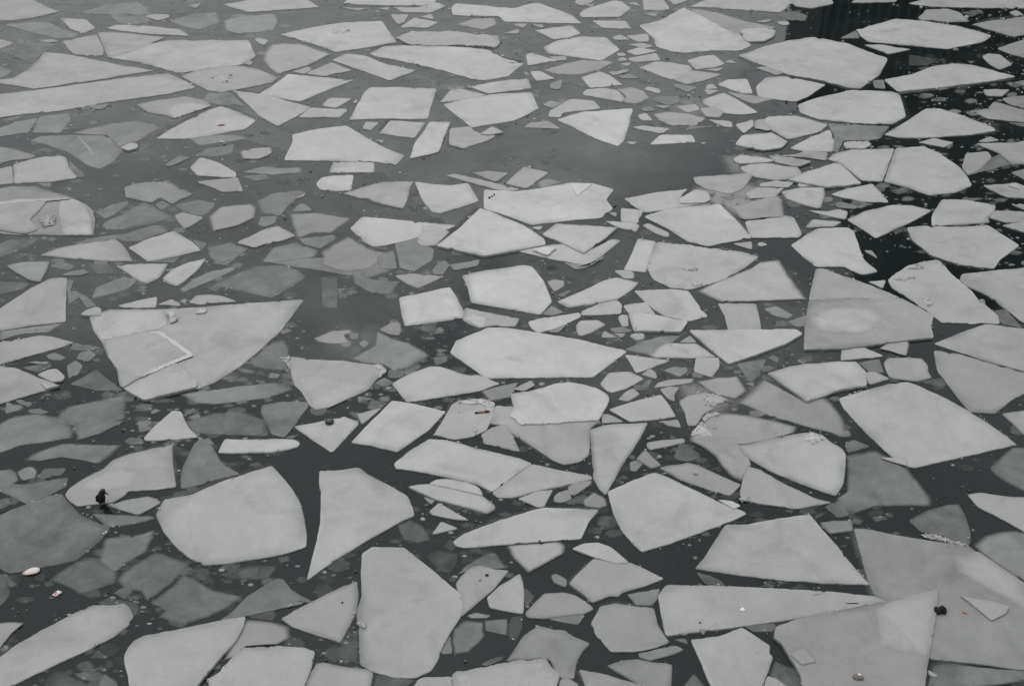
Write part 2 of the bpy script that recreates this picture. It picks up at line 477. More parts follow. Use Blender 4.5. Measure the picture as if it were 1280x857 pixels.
172|470,285 550,260 830,258 980,250 1150,235 1300,225 1505,210 1518,215 1400,370 1290,470 1190,550 1070,625 990,655 930,655 720,710 600,640 585,560 540,500 510,420 470,370 445,290|huge layered white slab with stacked broken plates
+stacked_plate 181|450,290 550,262 820,259 830,300 840,330 800,355 700,375 515,410 475,375
+stacked_plate 173|515,412 700,375 760,365 800,375 960,490 900,515 800,560 700,600 610,650 590,560 545,500
+raised_rim 196|738,368 800,366 968,488 905,514 705,598 702,590 900,504 945,486 792,378
+stacked_plate 179|620,655 700,610 880,525 985,620 985,645 900,665 720,710
+ice_lump 186|830,265 870,270 890,310 850,330
181.2|400,285 430,262 485,245 505,255 505,290 445,290|small bright chip at the layered slab's left corner
175|590,240 690,215 785,195 780,250 620,250
165|785,235 860,208 910,240
157|945,225 980,190 1050,185 1120,195 1185,220 1080,225 1000,235
178.2|975,280 1000,250 1035,255 1030,275
150|900,215 935,205 925,235
181|580,40 700,32 840,30 815,75 790,105 735,130 700,120 650,85|white bowl-shaped floe with a flat top edge
181|810,105 860,60 940,25 1030,5 990,60 920,120 885,142 840,130|white spearhead floe slanting up to the right
110|460,205 480,150 560,120 620,95 680,120 640,155 560,180|grey angular sheet below the bowl-shaped floe
105|250,45 300,15 380,45 340,65
132|305,90 350,70 420,60 450,75 400,90
86s|430,30 540,30 600,90 480,85
152s|20,40 120,20 255,18 240,65 205,128 150,120 70,75|cloudy white floe fading into slush at the left edge
100s|-14,120 60,120 160,130 120,160 -14,190
172|-14,425 80,410 200,390 260,395 370,425 300,450 150,490 0,535 -14,540|white arrow floe lying along the left edge
105|370,425 505,450 440,465 350,460
110|230,490 270,475 330,500 300,515 250,510
140|135,525 180,518 250,520 230,535
100|110,550 250,525 260,545 190,575
176|-14,535 0,540 90,555 190,600 300,640 200,670 0,730 -14,735|white pointed floe at the left edge with two plates on its tip
+riding_plate 180|185,585 240,560 285,555 325,595 310,615 260,622
+riding_plate 184|200,625 300,638 230,658
115s|330,540 380,510 420,540 390,590 340,610
130|380,505 400,475 450,462 480,490 440,520
102|350,632 420,595 480,560 540,610 615,665 480,665|dark grey flat triangle left of the layered slab
115s|890,165 960,110 1050,70 1190,40 1180,60 1100,100 1000,140 910,180
98|1060,145 1110,110 1200,75 1280,45 1400,38 1480,60 1530,100 1400,180 1360,200 1280,185 1120,150|big dark grey rhombus sheet awash
105s|1055,35 1100,0 1190,0 1130,40
@240,321
106s|340,20 480,0 800,0 1020,0 1030,60 950,90 880,110 650,70 500,50|wide cloudy sheet under the water right of the rhombus
90s|640,90 730,90 730,260 650,260
95s|790,60 900,110 1050,120 1000,190 900,185 800,130
147|1015,90 1100,80 1260,95 1200,125 1130,155 1070,130
122s|1195,70 1220,35 1270,10 1290,40 1260,85 1210,90
132|1285,35 1360,25 1440,10 1430,40 1310,65
142s|600,405 700,365 800,360 810,375 760,385 790,430 700,435 630,425|white lump of half-sunk ice in open water
120s|830,430 860,410 890,430 860,455
100s|780,370 840,380 830,410 790,410
115s|930,360 1000,320 1045,325 1050,370 1040,395 980,385
123s|780,510 850,470 910,440 920,360 1000,400 1090,425 1200,490 1190,500 1080,560 1010,575 960,540 850,530|grey sunken floe with a ridge and blurred edges
160|440,505 500,495 600,510 740,515 900,535 960,545 975,565 920,610 880,660 790,700 680,750 620,760 590,740 545,665 515,640 500,600 490,540|pale tattered floe with frost tufts on both corners
+frosted_patch 174s|520,600 600,580 700,600 880,640 780,705 680,750 615,755 560,680
+crumbled_rim 184|440,500 490,492 490,560 470,530
+crumbled_rim 186|900,540 935,530 978,565 930,605 950,568
95s|280,520 400,420 460,405 490,450 485,570 380,565 300,550|dark triangular sheet by the layered slab's right side
95|225,545 320,570 300,580 240,570
@480,321
179|75,200 200,175 330,148 365,200 400,270 400,300 250,325 105,342 90,290|white rectangular block floe near the middle
171|40,630 130,580 230,545 280,545 370,575 430,590 470,585 580,630 480,665 300,695 115,722 80,680|pale lozenge floe above the double slab
95|245,500 320,490 315,520 260,540
179|390,90 500,65 700,38 740,45 800,120 840,220 780,285 640,260 435,225 420,150|white six-sided floe in the middle
160|390,310 405,250 520,275 680,305 655,345 540,340 480,352 430,335|pale bar floe between block and six-sided floe
+frosted_patch 180s|395,305 440,280 520,300 510,345 480,352
181|330,475 360,415 520,350 600,350 800,380 1000,415 1215,468 1120,540 1045,597 700,600 510,603 430,545|large clean white hexagon floe at the picture's centre
140s|810,120 850,108 905,115 905,145 850,175
100|860,190 940,160 900,195
173|865,220 960,180 1100,115 1160,100 1275,125 1240,160 1170,205 1040,235 920,250|white feather-shaped floe slanting to the right
130|790,285 840,240 900,275 850,290
176|720,320 800,300 980,275 985,295 870,350 770,378 735,350|white fish-shaped floe above the large hexagon
130|820,370 930,320 870,375
169|985,270 1080,230 1165,212 1190,235 1185,280 1100,285 990,290
169|960,340 980,315 1070,312 1110,335 1040,375 980,393 965,375|teardrop pale floe right of the fish shape
150|1085,400 1100,365 1165,400
118s|480,670 580,640 680,620 640,700 530,720
150s|640,660 740,610 760,640 700,670
@720,321
160|210,300 225,285 260,287 262,345 230,345
105s|160,355 230,345 290,365 250,378 190,375
145|190,378 250,380 230,402
157|265,390 290,378 340,378 345,405 300,415
167|190,65 260,62 290,75 290,105 240,105
166|235,240 350,222 400,285 300,270 265,280
179.2|262,275 300,268 420,290 560,318 525,370 290,365 275,320|white boat-shaped floe lying under a broader slab
176|290,165 480,158 560,165 600,220 660,295 560,318 440,290 390,260 340,215|white slanted slab behind the boat-shaped floe
110|245,460 320,425 420,395 525,390 470,430 370,488|dark grey blade-shaped sheet right of the hexagon
140|515,425 570,388 605,425
171|370,490 420,445 450,430 600,430 700,495 600,502 400,502|white mound-shaped floe with a flat base
179.2|565,362 1100,358 1135,380 1050,430 900,485 765,530 700,480 620,410|white inverted triangle floe with a straight top
160|710,228 900,230 915,290 925,358 925,380 765,380 745,290|grey gate-shaped floe above the inverted triangle
168s|600,170 700,120 880,50 920,20 1020,10 1060,80 1160,212 1000,218 720,225 660,200|white floe like a sail with a blurred left tip
173|245,485 330,495 470,515 380,550 300,577 275,530
173|120,632 165,575 270,570 340,605 250,655 180,675 155,665|white coffin-shaped floe right of the thick block
160|210,710 250,670 285,652 318,682 260,718
150|325,585 370,553 400,575 405,607
120|320,650 360,610 380,612 360,650
155|390,650 410,625 480,608 590,605 580,625 480,640
150|418,655 520,648 490,685 495,720 460,705
169|590,570 600,500 715,500 718,545 680,597|pale floe hanging below the mound-shaped floe
115s|430,565 480,545 560,545 565,575 520,600
152s|600,620 700,600 810,592 840,640 860,670 800,710 700,690 650,660|pale soft floe above the ruffled sheet
102|805,530 950,508 920,590 870,620
105s|955,500 985,485 1020,505 1010,530
130|845,630 890,622 890,645
112|555,660 585,640 612,660 595,682 565,680
@960,321
159|205,212 240,55 280,55 400,100 520,140 660,200 600,206 400,206|grey upper plate along a straight crack
157.2|205,212 400,208 668,203 740,240 830,290 815,340 830,400 720,410 640,420 500,440 380,455 180,460 185,340|large grey floe with an oval white bright patch
+frosted_patch 181s|210,320 230,275 320,248 430,242 530,262 575,300 560,345 480,380 350,385 240,360
173r|600,110 700,40 840,10 865,20 920,85 1000,150 1080,230 1150,290 1160,330 870,325 800,270 700,200 620,150|white ribbed floe with scraped lumps of snow
+ice_lump 186|690,60 720,38 790,45 760,62
+ice_lump 184|615,110 740,90 750,105 640,118
+ice_lump 184|770,215 800,205 830,235 800,250
165|500,120 590,112 575,155
172|365,515 370,450 470,445 580,492|small white flag-shaped floe below the oval-patch floe
166s|550,455 600,425 690,402 710,430 695,495
161|580,525 600,503 700,500 770,505 800,540 800,570 820,600 740,618 610,600 590,560|grey loaf-shaped floe above the clean four-sided floe
179.2|-5,578 100,545 200,530 330,520 440,520 490,570 495,640 360,660 195,720 100,650|white arrowhead floe pointing down over a grey sheet
160|460,575 540,570 610,605 510,635
120s|440,525 560,505 585,580 500,575
86s|750,620 870,600 900,640 860,650
173|830,430 950,380 1090,332 1345,365 1345,585 1100,520 950,470|white wing-shaped floe reaching in from the right
166|830,465 950,480 1100,525 1345,592 1345,650 1220,710 1135,780 1010,770 950,700 890,620 850,570|grey basin-shaped floe under the wing
173|960,110 970,82 1345,45 1345,350 1280,325 1200,265 1100,190 990,140|white floe with a level top at the right edge
122|1130,265 1190,260 1275,355 1170,330
116s|-30,255 40,240 135,290 100,310 20,290
130|100,320 200,285 190,345 140,345
150|1040,215 1080,205 1090,235
@0,161
181|65,175 200,140 300,130 330,140 345,190 385,240 260,262 70,270|white brick-like floe near the left edge
165|-14,200 60,182 68,270 -14,278
102s|345,150 430,240 385,245 345,190
152|-14,300 60,285 180,285 250,310 340,335 420,370 460,400 475,450 465,530 300,530 200,525 60,525 -14,520|large jumbled floe of frozen plates at the left edge
+stacked_plate 177|290,360 350,345 400,360 430,400 462,450 460,526 320,527 300,470
+stacked_plate 173|-14,375 100,355 240,350 200,400 150,450 190,500 130,520 60,515 -14,500
+ice_lump 174|190,445 280,435 275,475 215,490
+raised_rim 190|-14,366 100,348 250,346 350,338 345,350 240,358 100,365 -14,378
102|-14,580 50,550 190,550 140,590 50,620 -14,640
137r|620,290 680,270 800,262 860,270 920,300 965,325 900,350 860,375 800,340 760,365 700,355 630,340|rough grey floe of mixed slush and ice
105|475,412 560,375 640,358 640,375 560,430 525,445
102|515,470 600,430 720,362 780,395 865,440 770,470 600,500 530,500|dark grey roof-shaped sheet behind the twin white plates
152|870,430 910,415 960,425 1020,440 960,480 920,498
100s|860,380 1000,350 1090,370 1050,420 1010,440 920,415
153s|1040,440 1100,385 1260,370 1285,390 1280,440 1200,480 1060,515|soft-edged pale block in dark water
172|200,630 280,595 400,570 580,548 625,590 665,658 560,660 420,650|left one of the twin white plates
100s|340,575 480,540 640,520 760,480 820,475 860,510 700,560 610,560 590,548 430,570
176|640,590 760,540 870,508 960,560 1005,605 900,630 740,660 700,630|right one of the twin white plates
120|960,550 1035,568 1005,605
120|740,660 905,632 870,665
160s|1185,560 1230,540 1290,545 1330,570 1275,595 1220,580
106s|1030,590 1150,560 1250,600 1180,650 1080,680 1040,640
105|970,130 1050,95 1170,75 1160,125 1060,138
176|950,190 1000,140 1080,160 1180,215 1180,240 1080,235 985,230|small white shoe-shaped floe
152|985,262 1080,250 1190,240 1215,310 1110,312
130|820,180 850,160 900,130 950,140 900,165 850,185
@0,0
116|150,700 200,680 380,672 520,675 620,745 560,810 500,842 440,825 340,760 230,720|dark translucent floe with a thin white vein
+vein 150|385,682 400,676 475,770 465,772
132s|340,665 520,620 680,600 790,615 810,640 760,670 690,710 600,740 530,675|grey slushy floe behind the veined floe
177.2|600,735 650,712 685,712 692,735 640,750
175|780,690 860,640 1000,565 1105,528 1200,560 1280,600 1230,640 1130,660 960,690|white floe holding a tiny red scrap
116|945,690 1080,670 1180,675 1230,690 1100,710 1000,725
172|1090,705 1110,697 1130,712
175|-14,468 200,445 420,415 640,385 840,365 900,390 980,435 820,470 600,500 300,550 100,570 -14,587|very long white beam floe at the upper left
173|-14,412 60,390 140,345 190,300 220,260 300,265 420,285 560,315 770,350 500,395 170,442 80,425|white fin floe directly above the long beam
176|540,285 660,250 760,215 840,200 1245,198 1260,240 1280,280 1210,320 1050,340 890,362 700,310|large white trapezoid floe at the upper left
166|490,160 560,160 640,165 820,185 700,240 580,280 540,288 510,220|pale floe split by a short black crack
165|310,205 400,185 485,172 520,250 515,275 370,270
176|525,140 580,122 760,130 900,145 950,178 780,170 640,155|thin white canoe-shaped floe at the upper left
173|300,88 430,95 480,138 420,165 350,140
130s|10,120 150,105 250,110 330,150 410,170 380,190 300,195 150,160
173|-14,-20 130,-20 220,25 295,55 200,80 60,100 -14,100|white floe in the top left corner
172|-14,190 70,212 20,235 -14,240
105|120,195 230,205 290,225 200,238 130,225
165|190,198 260,195 300,203 240,212
96|-14,245 250,238 180,290 120,300
115|-14,320 60,355 20,380 -14,390
116|410,60 530,20 690,5 740,30 760,70 550,72|dark grey roof-shaped sheet near the top left
110|550,72 720,75 770,110 640,125 590,115
166|720,80 760,68 840,70 850,85 790,102
90s|180,0 430,10 500,5 400,25 280,20
110s|830,100 950,70 1090,55 1110,110 1000,150 900,130
135sr|1110,100 1210,75 1380,65 1400,100 1380,150 1260,165 1180,170 1120,150|mushy grey patch of half-formed ice near the top
150|940,25 1010,15 980,40
152|680,520 780,500 930,480 1020,500 1060,525 960,560 870,590 830,575 740,560|pale floe with a brighter lower half below the beam
+frosted_patch 174s|820,550 870,515 960,510 1060,525 960,560 870,590
140|430,525 550,515 520,540 480,545
140s|-14,640 80,605 200,585 180,620 150,660 -14,685
118|160,660 200,580 350,560 355,600 300,662
110|0,600 130,570 60,600
142s|-14,725 70,740 190,775 170,790 60,800 0,815 -14,820
120s|1030,460 1150,455 1210,510 1240,530 1100,525 1000,510
@240,0
171|155,20 250,5 350,-15 560,-15 640,35 480,45 280,60|white floe cut by the top edge, left part
166|310,190 340,188 385,200 360,225 325,210
150|245,310 290,298 305,312 290,325
161|-60,375 20,350 150,330 240,327 320,340 430,385 400,410 250,440 150,458 80,450 20,420|oval pale floe with a snow ridge on its left
+ice_lump 178|80,385 150,378 210,392 180,410 130,412
162s|350,300 360,260 390,220 450,212 540,215 700,268 640,300 580,330 500,350 430,375 380,345|pale rounded floe with slush along its left side
155|500,355 580,330 600,345 560,368
160|570,365 700,308 800,350 660,378
169|700,298 770,265 860,275 960,315 1120,350 990,400 850,350|pale paper-plane floe near the top
177|440,170 600,135 760,110 950,103 980,150 1025,208 880,235 720,258 600,215|white broad floe with snow marks near the top
+ice_lump 188|690,165 760,150 800,150 740,168
177|330,470 400,430 480,368 600,380 810,398 700,440 540,505 400,480|white slanted quadrilateral in the upper left middle
169|200,450 300,460 400,480 600,535 520,580 430,628 340,580 270,510|white triangular floe pointing toward the viewer
169|650,520 690,487 800,490 720,537 660,530
171|530,583 600,535 780,545 740,585
150|805,510 820,492 830,505 815,515
175|785,597 860,460 890,435 1000,433 1225,442 1190,540 1180,592 950,590|square-cut white floe in the upper middle
166|935,665 990,600 1170,612 1110,688
160|850,640 870,605 935,610 895,650
177|1090,790 1110,720 1190,605 1295,607 1260,680 1235,755|white domino-shaped floe standing on end
175|460,798 505,700 500,670 640,640 770,625 880,690 960,735 1065,775 1020,822 910,805|white boot-shaped floe in the upper middle
150|915,695 960,698 955,715
173|755,15 800,-18 1230,-18 1210,25 1000,25 830,22|white strip floe along the top edge
166|1000,35 1130,35 1230,10 1270,30 1200,60 1050,58
160|930,40 990,33 980,50
150|750,35 880,40 830,52
@240,161
171|685,217 705,162 910,165 912,215|white oblong floe tucked under the boot shape
177|620,270 650,240 700,232 808,228 795,305 720,310 640,300|bright stubby floe with a rounded left end
157|755,320 850,290 960,262 1110,258 1090,290 1080,340 1055,395 960,375|pale cone-shaped floe with scratches
152s|235,110 300,95 400,88 405,120 340,150 250,150
110s|240,215 350,185 450,195 550,190 560,215 400,230
105|250,235 370,225 390,245 320,258
108|325,360 400,320 540,305 570,315 480,380 440,430 350,420|dark grey sheet right of the soft-edged block
150|510,350 570,315 560,335
120s|325,480 340,435 430,430 420,470 360,490
162|225,568 300,530 360,500 430,483 520,530 450,555 330,582|bright diamond floe among dark sheets
116s|480,420 620,415 805,445 700,520 600,520 520,550|grey submerged sheet with a curved left ridge
105s|520,545 720,525 730,550 640,600 560,580
110s|340,665 400,590 520,560 640,605 620,640 400,670
116s|640,610 780,530 900,600 1000,620 900,700 760,720 640,680
105s|920,640 1010,600 1030,700 940,700
106|1015,560 1120,540 1210,600 1200,650 1110,710 1040,690|dark five-cornered sheet with a bright nick
105|560,370 605,405 500,410 530,375
@480,161
175|-170,495 -110,437 0,445 100,455 250,470 360,480 330,495 170,540 0,580 -55,585 -100,560|white paddle floe left of the tall triangle
166|165,560 190,480 250,480 330,510 260,580 190,582
173|155,262 250,275 330,280 420,268 440,300 475,358 380,390 280,420 240,412 190,350|white floe with a scraped top right corner
150|310,230 350,222 480,250 600,280 680,300 620,310 560,300|thin tilted bar of pale ice
140|435,217 520,207 625,217 560,262
152|605,270 700,187 825,215 710,295|pale rhombus floe above the speckled white floe
115|770,265 820,245 890,265 780,295
179|500,300 560,305 660,310 780,295 930,265 1045,270 1150,300 1110,350 1145,395 1090,440 880,460 740,478 640,440 500,395|big white floe with dark specks at its left end
+riding_plate 186|925,268 1045,270 965,335
181.2|260,580 370,500 480,392 560,420 700,480 800,545 810,575 660,605 500,632 400,610|white tall triangle floe in the upper middle
182.3|740,600 800,585 865,590 820,628
173.2|790,525 860,470 1000,478 1170,490 1080,560 1000,620 900,570|white upper plate of a stacked pair
171|660,605 750,590 900,570 1000,620 1140,548 1185,555 1030,680 850,650 720,620|pale lower plate of a stacked pair
130|900,665 960,700 1010,690 1110,630 1040,680
160|735,490 795,482 780,505
@480,0
157|325,720 330,640 430,628 480,665 560,675 540,690 400,740|pale pouch-shaped floe beside the domino shape
166.2|480,665 540,628 600,658 520,672
160|30,70 125,70 100,110 70,120
166|80,135 150,85 275,110 220,137
155|185,80 240,68 250,95 195,85
177|335,35 360,15 480,25 640,40 760,12 880,50 940,75 990,115 800,112 600,105 580,80 420,78 345,72|white bird-shaped floe with spread wings at the top
140s|360,120 450,90 560,88 570,120 500,150
150|595,165 675,143 675,165
150|640,120 720,115 700,138
150|735,120 800,120 795,140
166.2r|55,185 140,152 350,155 450,170 570,175 580,215 560,235 400,222 130,220|thick raised slab with a dark shaded front
175|-75,265 0,230 100,225 270,228 430,235 530,250 600,290 700,315 660,345 620,380 500,398 440,392 300,350 100,305 -40,280|large white surfboard floe near the top
171|430,430 560,405 720,390 740,440 520,465|white flat bar above the wedge-cut floe
166|280,510 330,450 380,440 510,470 420,495
130|410,430 430,420 440,445
175|295,520 400,490 560,468 740,460 760,510 775,540 650,600 440,635 370,580|white wedge-cut floe in the upper middle
150|700,635 730,610 820,602 885,640
179|865,595 1000,555 1245,540 1220,640 1200,700 1170,728 1060,690|white guitar-pick floe at the edge of open water
140|790,520 830,500 890,515 840,540
166|830,550 930,492 1050,500 1085,540 900,560 880,585 820,580
166|990,470 1010,445 1100,437 1170,450 1210,495 1190,508
147s|1160,440 1240,432 1300,450 1335,490 1260,520 1190,510 1210,480
173|985,385 1080,355 1130,375 1195,422 1030,437|small white tent-shaped floe in the upper middle
173|795,235 870,200 1000,180 1110,185 1180,245 1090,300 960,285 820,265|white turtle-shaped floe near the top
173|710,270 740,262 830,290 870,300 720,325
150|820,280 910,280 915,300 860,300
140s|785,350 900,315 1000,295 1130,300 1160,310 1080,350 960,375 860,372|grey half-sunk floe below the turtle shape
169|730,355 780,352 855,390 760,402
135|830,415 895,393 880,445 830,440
173|750,150 850,135 940,125 985,165 920,185 850,195
169|1040,100 1210,103 1240,145 1090,138|thin white trapezoid strip near the top
175|975,70 1000,45 1150,0 1190,5 1235,40 1180,82 990,85|white house-shaped floe near the top edge
160|950,10 980,-15 1070,-15 1040,10 990,28
160|1140,185 1180,170 1230,195 1160,198
@720,0
160|250,178 360,165 365,205 310,208
155|260,220 330,212 390,228 340,240
166|250,255 310,235 410,252 300,275
166|255,290 400,262 425,300 290,308
155|210,290 240,282 260,300 215,305
150|220,315 280,310 260,332
155|200,265 235,260 255,275 215,280
150|160,358 260,342 265,355 190,375
130|200,380 270,365 320,390 240,390
166|330,-18 430,-18 470,45 340,50
160|440,-15 540,-18 560,0 490,25
179|315,125 420,100 540,35 620,70 720,120 820,170 880,225 820,250 680,250 550,262 480,255 400,230 390,190|large white axe-shaped floe at the upper right
147|560,38 700,60 850,105 1000,135 940,150 810,170 720,130 620,75|grey band along the axe shape's far side
175.2|815,150 850,140 960,135 1000,150 990,180 940,205 850,205|white egg-shaped floe beside the axe shape
171|570,30 640,0 700,-18 1050,-18 1090,10 1020,60 800,45|white floe cut by the top edge above the axe shape
160|1050,-14 1270,-18 1290,15 1180,40 1100,30
150|900,105 960,95 990,98 940,112
160|1000,105 1060,105 1070,120 1030,125
100s|1000,75 1080,50 1165,75 1150,105 1060,100
150|900,335 960,330 1040,360 1000,375
171|555,300 620,280 690,272 745,315 700,335 600,345|small white five-cornered floe below the axe shape
150|640,345 740,335 710,355
150|745,310 770,295 805,315
169|310,335 400,305 470,310 570,325 585,350 540,380 480,395 400,370|white slipper-shaped floe at the upper right
158|485,395 580,350 700,365 730,370 640,400 550,420
175|705,420 760,395 855,392 885,465 830,465|small white cup-shaped floe at the upper right
147s|745,455 850,470 920,480 1000,495 890,520 830,500
160|650,425 680,415 710,440 650,445
160|640,445 720,448 660,475
175|630,495 740,460 800,490 910,560 830,570 740,565 640,520|white slanted floe below the cup shape
160|620,540 700,530 740,560 720,585 650,580
160|500,530 600,518 620,545 560,560
166|340,445 360,430 425,445 420,465
125|385,500 400,480 520,478 520,510 460,525
130|480,425 500,415 610,435 560,460
150|390,525 480,525 440,540
140|550,470 570,468 595,510
130|320,540 370,528 400,550 340,555
166|305,575 350,560 385,600 330,600
158r|385,570 450,555 560,565 650,590 600,625 480,625 420,600|rough pale floe of crushed ice right of the guitar pick
166|660,595 780,605 785,635 740,630
169|795,620 885,595 890,625 840,665
120s|540,650 570,625 700,630
166|280,635 330,625 470,640 430,665
177|370,720 420,672 580,672 600,708|white flat trapezoid alone at the far side of open water
160|250,705 310,708 280,722
172|620,712 650,708 640,718
152s|885,640 890,600 1010,580 1050,590 1000,640 960,655
140|30,20 100,10 80,35
150|250,15 300,8 325,30
140|330,65 410,60 400,85
@960,0
173|-150,275 -20,230 100,200 230,183 320,200 400,215 500,255 600,290 560,370 460,440 400,435 280,400 100,370 0,330 -80,305|very large white floe with a crumbly right side
179|445,145 520,125 640,92 800,105 960,130 1120,175 1080,205 900,242 700,225 500,205 460,175|white spindle floe in black water at the top right
169|480,222 560,220 715,245 600,268
110|360,190 440,150 460,190
157|750,85 790,45 900,42 960,60 1010,105 900,108 760,98
95s|960,60 1060,45 1085,65 1010,85
173|700,15 760,0 800,-18 1345,-18 1345,38 1100,38 820,32|white floe in the top right corner
160|415,12 450,-18 650,-18 640,8
166|1205,60 1240,48 1275,68 1240,80
159|1020,120 1120,100 1240,85 1345,80 1345,160 1230,182 1120,150|grey floe at the right edge near the top
161|1145,240 1290,190 1345,180 1345,300 1220,270
169|1070,280 1100,265 1160,270 1225,318 1160,345 1110,320|small white lozenge floe in black water
177|580,395 720,370 820,330 920,315 1020,322 1240,380 1100,405 900,430 650,455|white iron-shaped floe below the spindle
166|1075,445 1210,445 1170,480 1090,475
152|1170,490 1345,465 1345,550 1210,520
152|1100,540 1130,505 1345,565 1345,585 1200,570
158|1030,555 1090,540 1345,592 1345,615 1100,590
140|1225,410 1345,390 1345,440
110s|1190,610 1345,615 1345,650
173|580,670 700,600 790,540 860,540 960,570 1120,630 1140,650 1020,670 800,685 650,685|white shell-shaped floe at the right near the top
175|150,520 250,485 420,448 620,455 660,470 680,540 690,580 620,618 440,612 260,595 160,560|white pillow-shaped floe at the upper right
173|-60,430 -10,385 80,378 290,420 200,480 140,505 0,490 -50,480|white hexagonal floe left above the pillow shape
110s|520,400 580,395 590,445 530,440
80s|700,270 860,290 800,330 700,330
173|-20,600 0,580 140,575 300,620 260,655 100,695 20,650
130|300,615 380,622 610,628 560,690 500,700 380,700 350,760 320,750 335,680|grey floe with white crumbs below the pillow shape
173.2r|375,710 500,700 520,720 480,740 390,740
@720,161
166|240,345 400,315 560,297 520,340 530,368 620,370 480,400 345,415 300,390|pale floe half under a small rounded one
176.2|515,345 600,300 660,310 675,350 640,365 520,368
159|585,240 880,217 885,230 830,300 770,320 660,300 600,270|grey bathtub-shaped floe at the edge of open water
175|340,435 420,410 560,385 720,372 760,410 800,450 880,540 660,583 560,560 450,490|white leaf-like floe with a brighter far corner
+frosted_patch 184s|650,388 720,372 800,455 740,440
165|225,392 335,405 310,470 225,462
169|145,457 300,470 320,480 300,513 210,490
160|330,480 360,468 470,520 460,540 400,520
140|160,415 205,415 200,440
173|240,700 280,620 310,545 400,560 370,640 350,715|white upright plank-shaped floe
171r|355,690 390,570 420,562 600,585 780,605 915,635 860,680 740,750 640,780 560,800 470,790 380,740|large white scuffed floe above the sail shape
+ice_lump 184|520,690 620,700 600,712 540,706
+ice_lump 184|570,780 610,765 640,775 600,790
169|845,460 1000,440 1050,430 1090,440 1130,520 1115,540 875,540|pale skirt-shaped floe with slush above it
152sr|755,385 850,370 1000,320 1035,345 1050,440 900,450 830,455
155|785,570 880,560 880,600
160|905,570 930,562 960,577 920,585
160s|835,325 900,290 1050,290 1000,340 860,350
160|920,270 1000,255 1090,265 1060,290 920,285
173|1025,310 1130,290 1240,290 1245,330 1220,395 1150,380 1050,345|white cushion-shaped floe at the upper right
171|1105,275 1150,260 1185,280 1120,288
166|820,190 900,165 1110,190 1130,220 1060,250 1000,255 900,240 840,210|pale flat floe under two thin plates
171.2|785,150 820,125 940,140 1000,155 960,165 810,170
160.2|960,130 1080,140 1180,160 1110,185 1000,165
177.2|795,75 830,30 980,15 1060,60 1030,90 940,103 860,90|white mitten-shaped floe at the upper right
@960,161
173.2|100,250 180,215 330,168 360,170 470,270 290,290 180,270|white ramp-shaped floe left of the cracked floe
175|110,95 200,45 310,0 335,60 325,110 200,115|white half-moon floe at the upper right
160|20,130 140,125 190,105 300,115 290,155 200,140
173|300,150 330,120 420,100 500,100 632,95 573,260 470,255 400,200 360,168|left half of the white floe split by a straight crack
175|638,95 780,85 860,120 960,190 1000,240 1020,280 940,315 810,330 700,290 580,260|right half of the white floe split by a straight crack
166|750,65 830,43 930,65 880,90
173|315,325 400,295 520,270 560,310 605,365 480,360 400,345|white rounded triangle floe under the cracked floe
166|200,405 300,410 350,398 400,410 390,450 290,430
166|185,490 220,450 370,462 330,485
120s|325,370 360,360 460,385 440,400 340,390
175|395,450 480,410 620,378 720,380 820,405 700,470 540,543 460,490|white heart-like floe with a pointed base
173|820,430 870,350 980,352 1140,378 1130,420 1100,440 1110,465 820,483|white floe with a notched right side
175|695,490 760,483 980,488 1100,478 1180,530 1258,580 1160,650 1130,695 960,675 820,630 720,550|large white hull-shaped floe at the right
161|1105,440 1140,405 1270,410 1345,440 1190,465
169|1170,480 1345,445 1345,530
166|1075,278 1200,272 1240,265 1345,310 1200,340 1110,300
182.2|1200,280 1235,265 1265,300
166|1040,70 1120,68 1240,65 1345,45 1345,165 1220,175 1160,120|white floe at the right edge above the notched one
159|970,190 990,120 1100,110 1120,140 1060,200 1000,230
155|1050,60 1110,35 1160,55 1080,65
110s|1060,200 1120,140 1160,120 1220,175 1010,230
152|1215,215 1345,180 1345,280
155|1215,370 1345,380 1345,430
177|115,578 200,520 250,495 400,490 430,510 460,600 480,650 550,710 470,725 380,685 240,685 180,640|white bell-jar floe above the grey cracked plate
150|480,605 520,605 550,645
"""

K_LIGHT = 1.0        # image value of a pure white sheet lying flat under this sky


def beyond(pts):
    """floes that leave the picture go on a little past its border, along the edges that were traced"""
    rng = random.Random(int(pts[0][0] * 7 + pts[0][1] * 13))

    def side(p):
        if p[0] < -2:
            return -1, 0
        if p[0] > 1285:
            return 1, 0
        if p[1] < -2:
            return 0, -1
        if p[1] > 860:
            return 0, 1
        return None
    out = []
    n = len(pts)
    for i, p in enumerate(pts):
        d = side(p)
        if d is None:
            out.append(p)
            continue
        q = p
        for v in (pts[i - 1], pts[(i + 1) % n]):
            if side(v) is None:
                L = math.dist(v, p) or 1.0
                ux, uy = (p[0] - v[0]) / L, (p[1] - v[1]) / L
                if ux * d[0] + uy * d[1] > 0.3:
                    k = rng.uniform(8, 34) * (0.6 if d[1] < 0 else 1.0)
                    q = (p[0] + ux * k, p[1] + uy * k)
                    break
        out.append(q)
        if side(pts[(i + 1) % n]) == d:                       # a broken end instead of a straight cut
            r = pts[(i + 1) % n]
            t, k = rng.uniform(0.3, 0.7), rng.uniform(22, 46) * (0.5 if d[1] < 0 else 1.0)
            out.append((p[0] + (r[0] - p[0]) * t + d[0] * k, p[1] + (r[1] - p[1]) * t + d[1] * k))
    return out


